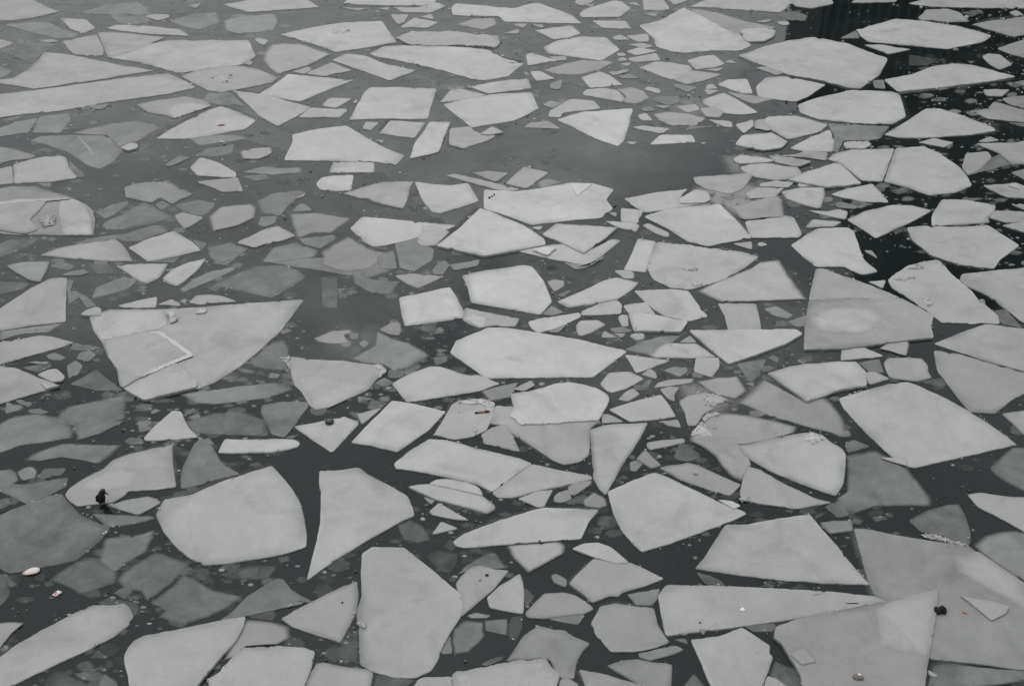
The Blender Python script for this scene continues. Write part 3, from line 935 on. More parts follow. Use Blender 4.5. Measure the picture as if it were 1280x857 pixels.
def parse(text):
    out, ox, oy = [], 0, 0
    for line in text.split('\n'):
        line = line.strip()
        if not line:
            continue
        if line[0] == '@':
            ox, oy = [int(v) for v in line[1:].split(',')]
            continue
        f = line.split('|')
        head, part = f[0], None
        if head[0] == '+':
            part, head = head[1:].split(' ')
        digits = head.rstrip('sr')
        flags = head[len(digits):]
        layer = None
        if '.' in head:
            a, b = head.split('.')
            tone = int(a)
            layer = int(b.rstrip('sr'))
            flags = b.lstrip('0123456789')
        else:
            tone = int(digits)
        if layer is None:
            layer = 0 if tone < 125 or 's' in flags and tone < 150 else 1
        pts = []
        for w in f[1].split():
            x, y = w.split(',')
            pts.append((ox + int(x) / 4.0, oy + int(y) / 4.0))
        ar = sum(pts[i - 1][0] * pts[i][1] - pts[i][0] * pts[i - 1][1] for i in range(len(pts))) / 2
        if ar < 0:
            pts.reverse()
        if not part:
            pts = beyond(pts)
        cx, cy = sum(p[0] for p in pts) / len(pts), sum(p[1] for p in pts) / len(pts)
        tone_v = tone * max(0.90, 1.045 - 0.155 * (((cx - 640) / 700) ** 2 + ((cy - 230) / 560) ** 2))      # traced greys, with the lens's darkening towards the borders put into the colour
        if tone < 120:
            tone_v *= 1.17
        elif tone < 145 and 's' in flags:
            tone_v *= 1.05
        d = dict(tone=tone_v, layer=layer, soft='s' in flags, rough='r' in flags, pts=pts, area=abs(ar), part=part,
                 name=f[2] if len(f) > 2 else None, parts=[])
        if part:
            out[-1]['parts'].append(d)
        else:
            out.append(d)
    return out


FLOES = parse(DATA)


def bbox(p):
    return min(q[0] for q in p), min(q[1] for q in p), max(q[0] for q in p), max(q[1] for q in p)


def inside(x, y, p):
    r = False
    for i in range(len(p)):
        x1, y1 = p[i - 1]
        x2, y2 = p[i]
        if (y1 > y) != (y2 > y) and x < (x2 - x1) * (y - y1) / (y2 - y1) + x1:
            r = not r
    return r


def crosses(p, q):
    def side(a, b, c):
        return (b[0] - a[0]) * (c[1] - a[1]) - (b[1] - a[1]) * (c[0] - a[0])
    for i in range(len(p)):
        a, b = p[i - 1], p[i]
        for j in range(len(q)):
            c, d = q[j - 1], q[j]
            if side(a, b, c) * side(a, b, d) < 0 and side(c, d, a) * side(c, d, b) < 0:
                return True
    return inside(p[0][0], p[0][1], q) or inside(q[0][0], q[0][1], p)


BASE_Z = {0: 0.012, 1: 0.032, 2: 0.075, 3: 0.105}
for i, f in enumerate(FLOES):
    f['bb'] = bbox(f['pts'])
    slot = 0
    for g in FLOES[:i]:
        if g['layer'] != f['layer'] or g['slot'] < slot:
            continue
        a, b = f['bb'], g['bb']
        if a[0] > b[2] + 3 or b[0] > a[2] + 3 or a[1] > b[3] + 3 or b[1] > a[3] + 3:
            continue
        if crosses(f['pts'], g['pts']):
            slot = g['slot'] + 1
    f['slot'] = slot
    f['z'] = BASE_Z[f['layer']] + 0.003 * slot + random.uniform(0, 0.0012)


def outline(pts, rough, amp=0.42, step=4.2):
    """cut the corners a touch, break the edges into short irregular runs"""
    q = []
    n = len(pts)
    for i in range(n):
        p0, p1, p2 = pts[i - 1], pts[i], pts[(i + 1) % n]
        l0, l2 = math.dist(p0, p1), math.dist(p1, p2)
        c = 1.6
        a, b = min(0.28, c / max(l0, 1e-3)), min(0.28, c / max(l2, 1e-3))
        q.append((p1[0] + (p0[0] - p1[0]) * a, p1[1] + (p0[1] - p1[1]) * a))
        q.append((p1[0] + (p2[0] - p1[0]) * b, p1[1] + (p2[1] - p1[1]) * b))
    out = []
    sd = random.uniform(0, 900)
    amp *= 2.2 if rough else 1.0
    n = len(q)
    for i in range(n):
        a, b = q[i], q[(i + 1) % n]
        L = math.dist(a, b)
        k = max(1, int(L / (step * (0.6 if rough else 1.0))))
        nx, ny = (b[1] - a[1]) / max(L, 1e-3), -(b[0] - a[0]) / max(L, 1e-3)
        for j in range(k):
            t = j / k
            x, y = a[0] + (b[0] - a[0]) * t, a[1] + (b[1] - a[1]) * t
            d = 0.0
            if j:
                d = amp * (noise.noise((x * 0.07, y * 0.09, sd)) * 1.6 + noise.noise((x * 0.3, y * 0.35, sd)) * 1.3) * min(1.0, L / 30)
                if random.random() < 0.022:
                    d -= random.uniform(0.6, 1.9)                 # a chip out of the edge
            out.append((x + nx * d, y + ny * d))
    return out


def inset(w, d):
    """move a closed ring of world points inwards by d (negative: outwards), never past a third of the room there is"""
    n = len(w)
    ar = sum(w[i - 1][0] * w[i][1] - w[i][0] * w[i - 1][1] for i in range(n))
    s = 1.0 if ar > 0 else -1.0
    out = []
    for i in range(n):
        a, b, c = w[i - 1], w[i], w[(i + 1) % n]
        e1 = Vector((b[0] - a[0], b[1] - a[1])).normalized()
        e2 = Vector((c[0] - b[0], c[1] - b[1])).normalized()
        n1, n2 = Vector((-e1.y, e1.x)), Vector((-e2.y, e2.x))
        m = n1 + n2
        if m.length < 1e-4:
            m = n1
        m.normalize()
        mx, my = m.x * s, m.y * s
        dd = d
        if d > 0:
            hit = 1e9
            for j in range(n):
                if j == i or (j + 1) % n == i:
                    continue
                p, q = w[j], w[(j + 1) % n]
                ex, ey = q[0] - p[0], q[1] - p[1]
                den = mx * ey - my * ex
                if abs(den) < 1e-12:
                    continue
                wx, wy = p[0] - b[0], p[1] - b[1]
                t = (wx * ey - wy * ex) / den
                u = (wx * my - wy * mx) / den
                if t > 1e-5 and -0.01 <= u <= 1.01:
                    hit = min(hit, t)
            dd = min(d * min(1.5, 1.0 / max(0.5, m.dot(n1))), 0.3 * hit)
        out.append([b[0], b[1], mx, my, dd])
    for _ in range(12):                                  # no edge may shrink to nothing or turn round
        bad = False
        for i in range(n):
            p, q = out[i - 1], out[i]
            ox, oy = q[0] - p[0], q[1] - p[1]
            nx, ny = ox + q[2] * q[4] - p[2] * p[4], oy + q[3] * q[4] - p[3] * p[4]
            if nx * ox + ny * oy < 0.25 * (ox * ox + oy * oy):
                p[4] *= 0.6
                q[4] *= 0.6
                bad = True
        if not bad:
            break
    return [(p[0] + p[2] * p[4], p[1] + p[3] * p[4]) for p in out]


class Soup:
    """vertices, faces and the 'ice' attribute of one mesh"""

    def __init__(self):
        self.v, self.f, self.a, self.r = [], [], [], []

    def ring(self, pts, z, at, jig=0.0, rim=0.0):
        i0 = len(self.v)
        for p in pts:
            zz = z + (random.uniform(-jig, jig) if jig else 0)
            self.v.append((p[0], p[1], zz))
            self.a.append(at)
            self.r.append(rim)
        return list(range(i0, i0 + len(pts)))

    def bridge(self, r1, r2):
        n = len(r1)
        for i in range(n):
            self.f.append((r1[i], r1[(i + 1) % n], r2[(i + 1) % n], r2[i]))

    def cap(self, r, flip=False):
        self.f.append(tuple(reversed(r)) if flip else tuple(r))

    def mesh(self, name, org=(0, 0, 0)):
        me = bpy.data.meshes.new(name)
        me.from_pydata([(x - org[0], y - org[1], z - org[2]) for x, y, z in self.v], [], self.f)
        at = me.attributes.new('ice', 'FLOAT_VECTOR', 'POINT')
        at.data.foreach_set('vector', [c for v in self.a for c in v])
        rm = me.attributes.new('rim', 'FLOAT', 'POINT')
        rm.data.foreach_set('value', self.r)
        me.update()
        return me


def ccw(w):
    ar = sum(w[i - 1][0] * w[i][1] - w[i][0] * w[i - 1][1] for i in range(len(w)))
    return w if ar > 0 else list(reversed(w))


def sheet(s, d, z, thick=None, soft_w=None, under=None, op_k=1.0):
    """one plate of ice: top, bevel, flank and underside (soft: the ice thins out to nothing under a film of water)"""
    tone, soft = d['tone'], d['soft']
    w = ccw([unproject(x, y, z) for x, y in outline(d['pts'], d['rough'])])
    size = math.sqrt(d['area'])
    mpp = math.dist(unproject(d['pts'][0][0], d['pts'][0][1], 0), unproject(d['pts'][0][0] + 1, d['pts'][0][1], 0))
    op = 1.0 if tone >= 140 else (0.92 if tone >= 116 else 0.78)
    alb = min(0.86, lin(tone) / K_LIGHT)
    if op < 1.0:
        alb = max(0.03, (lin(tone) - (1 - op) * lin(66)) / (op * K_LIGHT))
    op *= op_k
    z0 = -0.10 if thick is None else z - thick
    if soft:
        wd = (soft_w or min(6.5, size * 0.13)) * mpp
        cx, cy = sum(p[0] for p in w) / len(w), sum(p[1] for p in w) / len(w)
        rings = []
        rr = sum(math.dist(p, (cx, cy)) for p in w) / len(w)
        for t, al, dz in ((0.0, 0.0, -0.004), (0.33, 0.30, -0.002), (0.75, 0.78, -0.001), (1.25, 1.0, 0.0)):
            k = min(0.55, t * wd / rr)
            at = (alb, op * al, 0) if under is None else (under + (alb - under) * al, 1.0, 0)      # patch blends into the ice it lies on
            rings.append(s.ring([(p[0] + (cx - p[0]) * k, p[1] + (cy - p[1]) * k) for p in w], z + dz, at))
        for a, b in zip(rings, rings[1:]):
            s.bridge(a, b)
        s.cap(rings[-1])
        b = s.ring([s.v[i][:2] for i in rings[1]], (z - 0.05) if thick is None else z0, (alb, 0.0, 1) if under is None else (under, 1.0, 0))
        s.bridge(b, rings[0])
        s.cap(b, True)
        return w
    ins = min(0.05, size * 0.05 * mpp)
    wide = min(0.55, size * 0.16 * mpp)
    jig = 0.004 if d['rough'] else 0
    p0 = inset(w, min(ins * 0.6, wide * 0.2))
    cx, cy = sum(p[0] for p in w) / len(w), sum(p[1] for p in w) / len(w)
    rr = sum(math.dist(p, (cx, cy)) for p in w) / len(w)
    k3 = min(0.34, wide / rr)
    r_in3 = s.ring([(p[0] + (cx - p[0]) * k3, p[1] + (cy - p[1]) * k3) for p in p0], z, (alb, op, 0.0), jig)
    r_in2 = s.ring([(p[0] + (cx - p[0]) * k3 * 0.4, p[1] + (cy - p[1]) * k3 * 0.4) for p in p0], z, (alb, op, 0.0), jig, 0.6)
    r_in = s.ring(p0, z - 0.001, (alb, op, 0.05), jig, 0.95)
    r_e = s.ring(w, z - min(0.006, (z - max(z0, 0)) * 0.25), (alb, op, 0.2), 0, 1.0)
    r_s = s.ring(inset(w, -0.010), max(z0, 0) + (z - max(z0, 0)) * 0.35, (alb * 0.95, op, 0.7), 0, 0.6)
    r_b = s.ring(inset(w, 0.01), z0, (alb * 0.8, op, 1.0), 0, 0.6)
    s.cap(r_in3)
    s.bridge(r_in2, r_in3)
    s.bridge(r_in, r_in2)
    s.bridge(r_e, r_in)
    s.bridge(r_s, r_e)
    s.bridge(r_b, r_s)
    s.cap(r_b, True)
    return w


def shard(s, x, y, z, r, alb):
    """an angular splinter of ice lying tilted"""
    n = random.choice((3, 4, 4, 5))
    a0 = random.uniform(0, 6.28)
    st = random.uniform(0.35, 0.9)
    ca, sa = math.cos(a0), math.sin(a0)
    tx, ty = random.uniform(-0.4, 0.4), random.uniform(-0.4, 0.4)
    i0 = len(s.v)
    for lay in (0, 1):
        for k in range(n):
            a = 2 * math.pi * k / n + 0.3
            q = r * (0.95 if lay else 1.0)
            u, v = q * math.cos(a), q * st * math.sin(a)
            dx, dy = u * ca - v * sa, u * sa + v * ca
            s.v.append((x + dx, y + dy, z + (0.25 * r if lay else -0.15 * r) + (tx * dx + ty * dy) + 0.2 * r))
            s.a.append((alb, 1, 0.0 if lay else 0.3))
            s.r.append(0.0)
    lo, hi = list(range(i0, i0 + n)), list(range(i0 + n, i0 + 2 * n))
    s.bridge(lo, hi)
    s.cap(hi)


def lump(s, d, z, h):
    """a low heap of broken ice inside an outline: a crust with splinters standing out of it"""
    alb = min(0.55, lin(d['tone'] - 2) / K_LIGHT)
    w = ccw([unproject(x, y, z) for x, y in outline(d['pts'], True, 0.7, 3.0)])
    cx, cy = sum(p[0] for p in w) / len(w), sum(p[1] for p in w) / len(w)
    rs = [s.ring(w, z - 0.01, (alb * 0.95, 1, 0.1))]
    for k, hh in ((0.15, 0.4), (0.45, 0.7)):
        rs.append(s.ring([(p[0] + (cx - p[0]) * k, p[1] + (cy - p[1]) * k) for p in w], z + h * hh, (alb, 1, 0), h * 0.3))
    for a, b in zip(rs, rs[1:]):
        s.bridge(a, b)
    s.cap(rs[-1])
    x0, y0, x1, y1 = bbox(d['pts'])
    mpp = math.sqrt(cx * cx + cy * cy + CAM_H ** 2) / FPX
    todo, tries = max(4, min(26, int(d['area'] / 9))), 0
    while todo and tries < 900:
        tries += 1
        px, py = random.uniform(x0 - 1, x1 + 1), random.uniform(y0 - 1, y1 + 1)
        if inside(px, py, d['pts']) or random.random() < 0.06:
            x, y = unproject(px, py, z)
            shard(s, x, y, z + h * random.uniform(0.1, 0.7), mpp * random.uniform(0.9, 2.6), alb * random.uniform(0.8, 1.12))
            todo -= 1
    return w


def crumb(s, x, y, z, r, alb):
    n = random.choice((4, 5, 5, 6))
    a0 = random.uniform(0, 6.28)
    st = random.uniform(0.5, 1.0)
    ca, sa = math.cos(a0), math.sin(a0)
    base, top = [], []
    for k in range(n):
        a = 2 * math.pi * k / n
        q = r * random.uniform(0.6, 1.15)
        u, v = q * math.cos(a), q * st * math.sin(a)
        base.append((x + u * ca - v * sa, y + u * sa + v * ca))
        top.append((x + (u * ca - v * sa) * 0.7, y + (u * sa + v * ca) * 0.7))
    b = s.ring(base, z - 0.004, (alb * 0.8, 1, 0.5))
    t = s.ring(top, z + r * random.uniform(0.25, 0.7), (alb, 1, 0), r * 0.12)
    s.bridge(b, t)
    s.cap(t)


def centre(pts):
    return sum(p[0] for p in pts) / len(pts), sum(p[1] for p in pts) / len(pts)


ORDER = sorted(range(len(FLOES)), key=lambda i: -FLOES[i]['area'])
SINGLE = set(ORDER[:300])
NAMED = [f for i, f in enumerate(FLOES) if i in SINGLE and f['name']]


def words(t):
    return len(t.replace('-', ' ').split()) if False else len(t.split())


def shape_word(f):
    p = f['pts']
    # drop nearly straight corners
    q = []
    for i in range(len(p)):
        a, b, c = p[i - 1], p[i], p[(i + 1) % len(p)]
        v1, v2 = Vector((b[0] - a[0], b[1] - a[1])), Vector((c[0] - b[0], c[1] - b[1]))
        if v1.length > 0 and v2.length > 0 and abs(v1.angle(v2)) > R(24):
            q.append(b)
    x0, y0, x1, y1 = f['bb']
    if (x1 - x0) > 3.6 * (y1 - y0):
        return 'sliver'
    return {3: 'triangle', 4: 'four-sided piece', 5: 'five-sided piece'}.get(len(q), 'irregular piece')


USED = set(f['name'] for f in NAMED)


def auto_label(f):
    t = f['tone']
    tone = 'white' if t >= 157 else 'pale' if t >= 139 else 'mid grey' if t >= 117 else 'dark grey'
    size = 'tiny' if f['area'] < 160 else 'small' if f['area'] < 450 else 'mid-sized'
    soft = 'blurred ' if f['soft'] else ''
    cx, cy = centre(f['pts'])
    cand = []
    for g in NAMED:
        gx, gy = centre(g['pts'])
        hw, hh = (g['bb'][2] - g['bb'][0]) / 2, (g['bb'][3] - g['bb'][1]) / 2
        dx, dy = cx - gx, cy - gy
        ex, ey = max(0, abs(dx) - hw), max(0, abs(dy) - hh)
        if ey >= ex:
            rel = 'just above' if dy < 0 else 'just below'
        else:
            rel = 'just left of' if dx < 0 else 'just right of'
        if inside(cx, cy, g['pts']):
            rel = 'touching'
        cand.append((math.hypot(ex, ey) + 0.1 * math.hypot(dx, dy), rel, g['name']))
    cand.sort()
    for dd, rel, nm in cand[:7]:
        for lab in ('%s %s %s%s %s the %s' % (size, tone, soft, shape_word(f), rel, nm),):
            if len(lab.split()) <= 16 and lab not in USED:
                USED.add(lab)
                return lab
    for dd, rel, nm in cand[:12]:                               # everything near is taken: name the shape more shortly
        for lab in ('%s %s %s the %s' % (tone, shape_word(f), rel, nm), '%s ice scrap %s the %s' % (tone, rel, nm), 'another %s scrap %s the %s' % (tone, rel, nm)):
            if len(lab.split()) <= 16 and lab not in USED:
                USED.add(lab)
                return lab
    return '%s %s among the other floes' % (tone, shape_word(f))


STEP = {'submerged_shelf': 0, 'frosted_patch': 0.005, 'vein': 0.004, 'split_edge': -0.012}
rest = Soup()
GROUP = 'ice floes drifting on the river'
edge_pts = []
for i, f in enumerate(FLOES):
    if i not in SINGLE:
        sheet(rest, f, f['z'])
        continue
    s = Soup()
    w = sheet(s, f, f['z'])
    cx, cy = sum(p[0] for p in w) / len(w), sum(p[1] for p in w) / len(w)
    org = (cx, cy, 0.0)
    root = link('ice_floe', s.mesh('ice_floe', org), ICE, loc=org)
    f['obj'] = root
    tag(root, f['name'] or auto_label(f), 'ice floe', GROUP)
    up = 0.0
    for d in f['parts']:
        ps = Soup()
        nm = d['part']
        if nm == 'raised_rim':
            sheet(ps, dict(d, rough=True), f['z'] + up + 0.006, 0.004)
        elif nm in ('ice_lump', 'crumbled_rim'):
            lump(ps, d, f['z'] + up, {'ice_lump': 0.06, 'crumbled_rim': 0.03, 'raised_rim': 0.025}[nm])
        elif nm in ('frosted_patch', 'vein'):  # frost, but on the fan floe a stand-in for ice glimpsed beneath
            sheet(ps, d, f['z'] + 0.006, 0.0045, soft_w=min(14.0, 0.24 * math.sqrt(d['area'])), under=min(0.86, lin(f['tone']) / K_LIGHT))
        elif nm == 'submerged_shelf':
            sheet(ps, d, 0.011, 0.05)
        elif nm == 'split_edge':
            sheet(ps, d, f['z'] - 0.02)
        else:                                                   # plates riding or frozen on the floe
            if nm in ('stacked_plate', 'riding_plate'):
                up += 0.018
                sheet(ps, d, f['z'] + up)
            else:
                sheet(ps, d, f['z'] + 0.022, 0.021)
        c = ps.mesh(nm, org)
        o = link(nm, c, ICE, root)
    # the drowned foot many floes have
    if f['layer'] >= 1 and not f['soft'] and f['area'] > 700 and not any(d['part'] == 'submerged_shelf' for d in f['parts']) and random.random() < 0.4:
        a = random.uniform(0, 2 * math.pi)
        dx, dy = 5.5 * math.cos(a), 3.2 * math.sin(a)
        c0 = centre(f['pts'])
        gp = [(x + (x - c0[0]) * 0.05 + dx, y + (y - c0[1]) * 0.05 + dy) for x, y in f['pts']]
        ps = Soup()
        sheet(ps, dict(tone=random.choice((70, 78, 88)), soft=True, rough=False, pts=gp, area=f['area']), 0.0065 + 0.001 * (i % 6), 0.05, soft_w=7.0)
        link('submerged_shelf', ps.mesh('submerged_shelf', org), ICE, root)

tag(link('small_ice_fragments', rest.mesh('small_ice_fragments'), ICE), kind='stuff')

# ------------------------------------------------------------------ grease ice and slush: films on the open water
SLUSH = (
    # tone, opacity, fade in px, outline in px
    (104, 0.62, 60, ((-60, -20), (985, -20), (1000, 30), (960, 110), (925, 190), (880, 240), (770, 290), (680, 330), (560, 345), (440, 330), (300, 250), (120, 190), (-60, 150))),
    (92, 0.5, 50, ((60, 150), (300, 150), (520, 200), (640, 300), (620, 360), (540, 430), (430, 500), (300, 520), (120, 480), (-60, 420), (-60, 220))),
    (96, 0.4, 40, ((640, 280), (760, 260), (1000, 330), (1100, 440), (980, 520), (860, 560), (640, 500), (560, 420))),
    (118, 0.7, 14, ((500, 88), (590, 96), (610, 108), (570, 118), (500, 112))),
    (118, 0.7, 12, ((535, 14), (575, 10), (578, 26), (548, 32))),
    (112, 0.7, 14, ((470, 168), (515, 172), (508, 192), (480, 198), (460, 182))),
    (110, 0.6, 14, ((640, 44), (690, 40), (712, 56), (650, 60))),
    (112, 0.6, 16, ((180, 150), (220, 160), (240, 182), (190, 205), (150, 200))),
    (108, 0.6, 14, ((288, 112), (318, 112), (336, 150), (318, 160), (290, 140))),
    (152, 0.75, 14, ((862, 232), (900, 222), (960, 228), (978, 246), (940, 272), (880, 276), (848, 256))),
    (148, 0.7, 12, ((896, 192), (950, 190), (985, 204), (950, 224), (905, 216))),
    (142, 0.7, 16, ((835, 470), (905, 480), (935, 500), (900, 530), (850, 510))),
    (138, 0.6, 14, ((820, 120), (880, 118), (905, 138), (860, 156), (825, 142))),
    (112, 0.5, 22, ((385, 405), (420, 392), (455, 402), (480, 398), (505, 432), (462, 448), (440, 470), (402, 455), (380, 432))),
    (112, 0.6, 18, ((10, 60), (90, 55), (110, 80), (60, 100), (0, 95))),
    (116, 0.6, 14, ((205, 18), (330, 30), (300, 48), (215, 44))),
)
for k, (tone, opq, fade, pts) in enumerate(SLUSH):
    s = Soup()
    sheet(s, dict(tone=tone, soft=True, rough=False, pts=list(pts), area=20000), 0.0030 + 0.0004 * k, 0.02, soft_w=fade if k < 3 else fade * 1.5, op_k=opq / 0.78 * (1.0 if k < 3 else 0.85))
    tag(link('slush', s.mesh('slush'), GREASE if k < 3 else ICE), kind='stuff')

# ------------------------------------------------------------------ brash: crumbs of ice in the leads and along broken edges
CELL = 40
buckets = {}
for i, f in enumerate(FLOES):
    x0, y0, x1, y1 = f['bb']
    for a in range(int(x0 // CELL), int(x1 // CELL) + 1):
        for b in range(int(y0 // CELL), int(y1 // CELL) + 1):
            buckets.setdefault((a, b), []).append(i)


def top_at(px, py):
    z = 0.0
    for i in buckets.get((int(px // CELL), int(py // CELL)), ()):
        if FLOES[i]['z'] > z and inside(px, py, FLOES[i]['pts']):
            z = FLOES[i]['z']
    return z


brash = Soup()
rng = random.Random(21)


def near_edge(px, py):
    """is a floe edge within a few pixels of this spot in open water?"""
    for ox, oy in ((5, 0), (-5, 0), (0, 4), (0, -4)):
        if top_at(px + ox, py + oy) > 0.02:
            return True
    return False


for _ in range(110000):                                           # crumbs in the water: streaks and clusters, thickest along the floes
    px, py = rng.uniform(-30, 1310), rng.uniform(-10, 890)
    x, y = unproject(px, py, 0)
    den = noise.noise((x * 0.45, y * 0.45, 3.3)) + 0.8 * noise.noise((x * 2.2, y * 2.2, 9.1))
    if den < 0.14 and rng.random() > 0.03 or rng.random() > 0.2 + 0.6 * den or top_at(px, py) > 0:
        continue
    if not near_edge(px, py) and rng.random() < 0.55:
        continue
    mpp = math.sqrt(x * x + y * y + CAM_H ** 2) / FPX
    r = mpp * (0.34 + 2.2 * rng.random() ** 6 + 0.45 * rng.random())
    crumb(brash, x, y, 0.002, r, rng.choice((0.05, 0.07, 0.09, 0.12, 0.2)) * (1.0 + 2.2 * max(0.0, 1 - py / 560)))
sunk = Soup()
CLUTTER = ((0, 130, 240, 330), (150, 300, 560, 520), (0, 470, 330, 560), (150, 0, 560, 70), (840, 170, 1070, 280), (860, 450, 1060, 560), (560, 10, 900, 130), (1060, 180, 1140, 340), (1150, 60, 1290, 330), (0, 0, 150, 130))
for _ in range(16000):                                            # small broken pieces: sunken grey shards and pale slivers in the leads
    px, py = rng.uniform(-20, 1300), rng.uniform(-10, 880)
    x, y = unproject(px, py, 0)
    den = noise.noise((x * 0.22, y * 0.22, 40.3)) + 0.6 * noise.noise((x * 0.9, y * 0.9, 19.1))
    open_lead = 470 < px < 905 and 165 < py < 235 or 380 < px < 470 and 330 < py < 430
    busy = any(q[0] < px < q[2] and q[1] < py < q[3] for q in CLUTTER)
    den += 0.25 if busy else 0.0
    open_lead = open_lead or 1000 < px < 1200 and 5 < py < 50 or 20 < px < 110 and 690 < py < 790 or 400 < px < 500 and 540 < py < 600
    if den < (0.5 if open_lead else -0.22) or top_at(px, py) > 0.03 or rng.random() < (0.2 if busy else 0.5):
        continue
    up_frac = 1.0 - 0.45 * (1 - min(1.0, max(0.0, py / 857)))
    pale = rng.random() < 0.3
    r = (rng.uniform(1.4, 5.0) if pale else rng.uniform(5, 19)) * up_frac
    sq = rng.uniform(0.35, 0.75) * up_frac
    n = rng.choice((3, 4, 4, 5, 6))
    a0 = rng.uniform(0, 6.28)
    pts = [(px + r * rng.uniform(0.7, 1.15) * math.cos(a0 + 6.283 * k / n), py + sq * r * rng.uniform(0.7, 1.15) * math.sin(a0 + 6.283 * k / n)) for k in range(n)]
    if pale and any(top_at(u, v) > 0 for u, v in pts):
        continue
    tone = rng.choice((96, 106, 116, 128, 144)) if pale else rng.choice((92, 102, 112, 122, 134) if busy else (74, 82, 90, 98, 108))
    ar = abs(sum(pts[k - 1][0] * pts[k][1] - pts[k][0] * pts[k - 1][1] for k in range(n)) / 2)
    sheet(sunk, dict(tone=tone, soft=not pale and rng.random() < 0.75, rough=False, pts=pts, area=ar), 0.013 + rng.uniform(0, 0.004) if pale else 0.0072 + rng.uniform(0, 0.004), soft_w=None if pale else 4.0, op_k=1.0 if pale else rng.uniform(0.5, 0.9))
tag(link('broken_ice', sunk.mesh('broken_ice'), ICE), kind='stuff')
for i, f in enumerate(FLOES):                                    # rubble along some floe edges
    if f['soft'] or f['area'] < 200 or rng.random() < 0.2:
        continue
    p = f['pts']
    for k in range(len(p)):
        if rng.random() < 0.62:
            continue
        a, b = p[k - 1], p[k]
        L = math.dist(a, b)
        c, hw = rng.random(), rng.uniform(0.05, 0.3)
        for _ in range(int(L * hw * 1.6)):
            t = c + rng.gauss(0, hw * 0.5)
            if not 0 <= t <= 1:
                continue
            px = a[0] + (b[0] - a[0]) * t + rng.gauss(0, 1.1)
            py = a[1] + (b[1] - a[1]) * t + rng.gauss(0, 0.8)
            z = top_at(px, py)
            x, y = unproject(px, py, z)
            mpp = math.sqrt(x * x + y * y + CAM_H ** 2) / FPX
            crumb(brash, x, y, z, mpp * (0.4 + 1.7 * rng.random() ** 4), rng.choice((0.40, 0.48, 0.56)))
tag(link('brash_ice', brash.mesh('brash_ice'), ICE), kind='stuff')

# ------------------------------------------------------------------ the pack goes on outside the picture
far = Soup()
rng = random.Random(5)
y = 1.0
while y < 112:
    step = 1.75
    x = -(34 + 0.75 * y) + rng.uniform(0, 1)
    while x < 34 + 0.75 * y:
        wx = rng.choice((0.45, 0.7, 0.9, 1.2, 1.5)) * rng.uniform(0.85, 1.15)
        cx, cy = x + rng.uniform(-0.3, 0.3), y + rng.uniform(-0.3, 0.3)
        x += wx + 0.85
        k = rng.randint(4, 7)
        a0 = rng.uniform(0, 6.28)
        pw = [(cx + wx * rng.uniform(0.7, 1.05) * math.cos(a0 + 6.283 * j / k), cy + min(0.95, wx + 0.2) * rng.uniform(0.7, 1.05) * math.sin(a0 + 6.283 * j / k)) for j in range(k)]
        pj = [project(u, v, 0.05) for u, v in pw]
        if any(p is None for p in pj):
            continue
        if any(-8 < p[0] < 1288 and -8 < p[1] < 866 or top_at(*p) > 0 for p in pj) or top_at(sum(p[0] for p in pj) / k, sum(p[1] for p in pj) / k) > 0:
            continue
        z = rng.choice((0.02, 0.05, 0.06)) + rng.uniform(0, 0.01)
        alb = rng.uniform(0.33, 0.44) if z > 0.03 else rng.uniform(0.10, 0.2)
        pw = ccw(pw)
        t, e, b = far.ring(inset(pw, 0.06), z, (alb, 1, 0)), far.ring(pw, z - 0.008, (alb, 1, 0.5)), far.ring(pw, -0.08, (alb, 1, 1))
        far.cap(t)
        far.bridge(e, t)
        far.bridge(b, e)
    y += step
tag(link('pack_ice', far.mesh('pack_ice'), ICE), kind='stuff')

# ------------------------------------------------------------------ dark slatted building on the far bank (seen only as its reflection, upper right)
pale_wall = plain_mat('grey_concrete', (0.07, 0.078, 0.08), 0.8, 0.25, 0.4)
dark = plain_mat('dark_cladding', (0.022, 0.024, 0.026), 0.7, 0.2, 2.0)
slatm = plain_mat('slat_metal', (0.06, 0.065, 0.066), 0.6, 0.2, 2.0)


def box_mesh(name, x0, x1, y0, y1, z0, z1):
    v = [(x, y, z) for z in (z0, z1) for y in (y0, y1) for x in (x0, x1)]
    f = [(0, 2, 3, 1), (4, 5, 7, 6), (0, 1, 5, 4), (2, 6, 7, 3), (0, 4, 6, 2), (1, 3, 7, 5)]
    me = bpy.data.meshes.new(name)
    me.from_pydata(v, [], f)
    return me


ax, ay = unproject(1030, 12, 0)
BD = 1.55                                                # the facade stands this many times farther than the dark water
bx, by = ax * BD, ay * BD
bld = bpy.data.objects.new('dark_building', None)
COL.objects.link(bld)
bld.location = (bx, by, 0)
bld.rotation_euler = (0, 0, R(-4))
tag(bld, 'dark building with vertical slats mirrored in the black water at upper right', 'building')
link('wall', box_mesh('wall', 0, 10, 0.5, 14, -1, 17), dark, bld)
link('wall', box_mesh('wall', 10.01, 64, 0.5, 16, -1, 38), pale_wall, bld)
link('roof', box_mesh('roof', -0.4, 10, -0.1, 14.4, 17, 17.5), dark, bld)
link('roof', box_mesh('roof', 9.8, 64.4, 0.1, 16.4, 38, 38.7), pale_wall, bld)
sm = box_mesh('slat', -0.12, 0.12, 0, 0.45, -1, 16.5)
for k in range(70):
    o = link('slat', sm, slatm, bld, (0.4 + 0.85 * k, 0, 0))


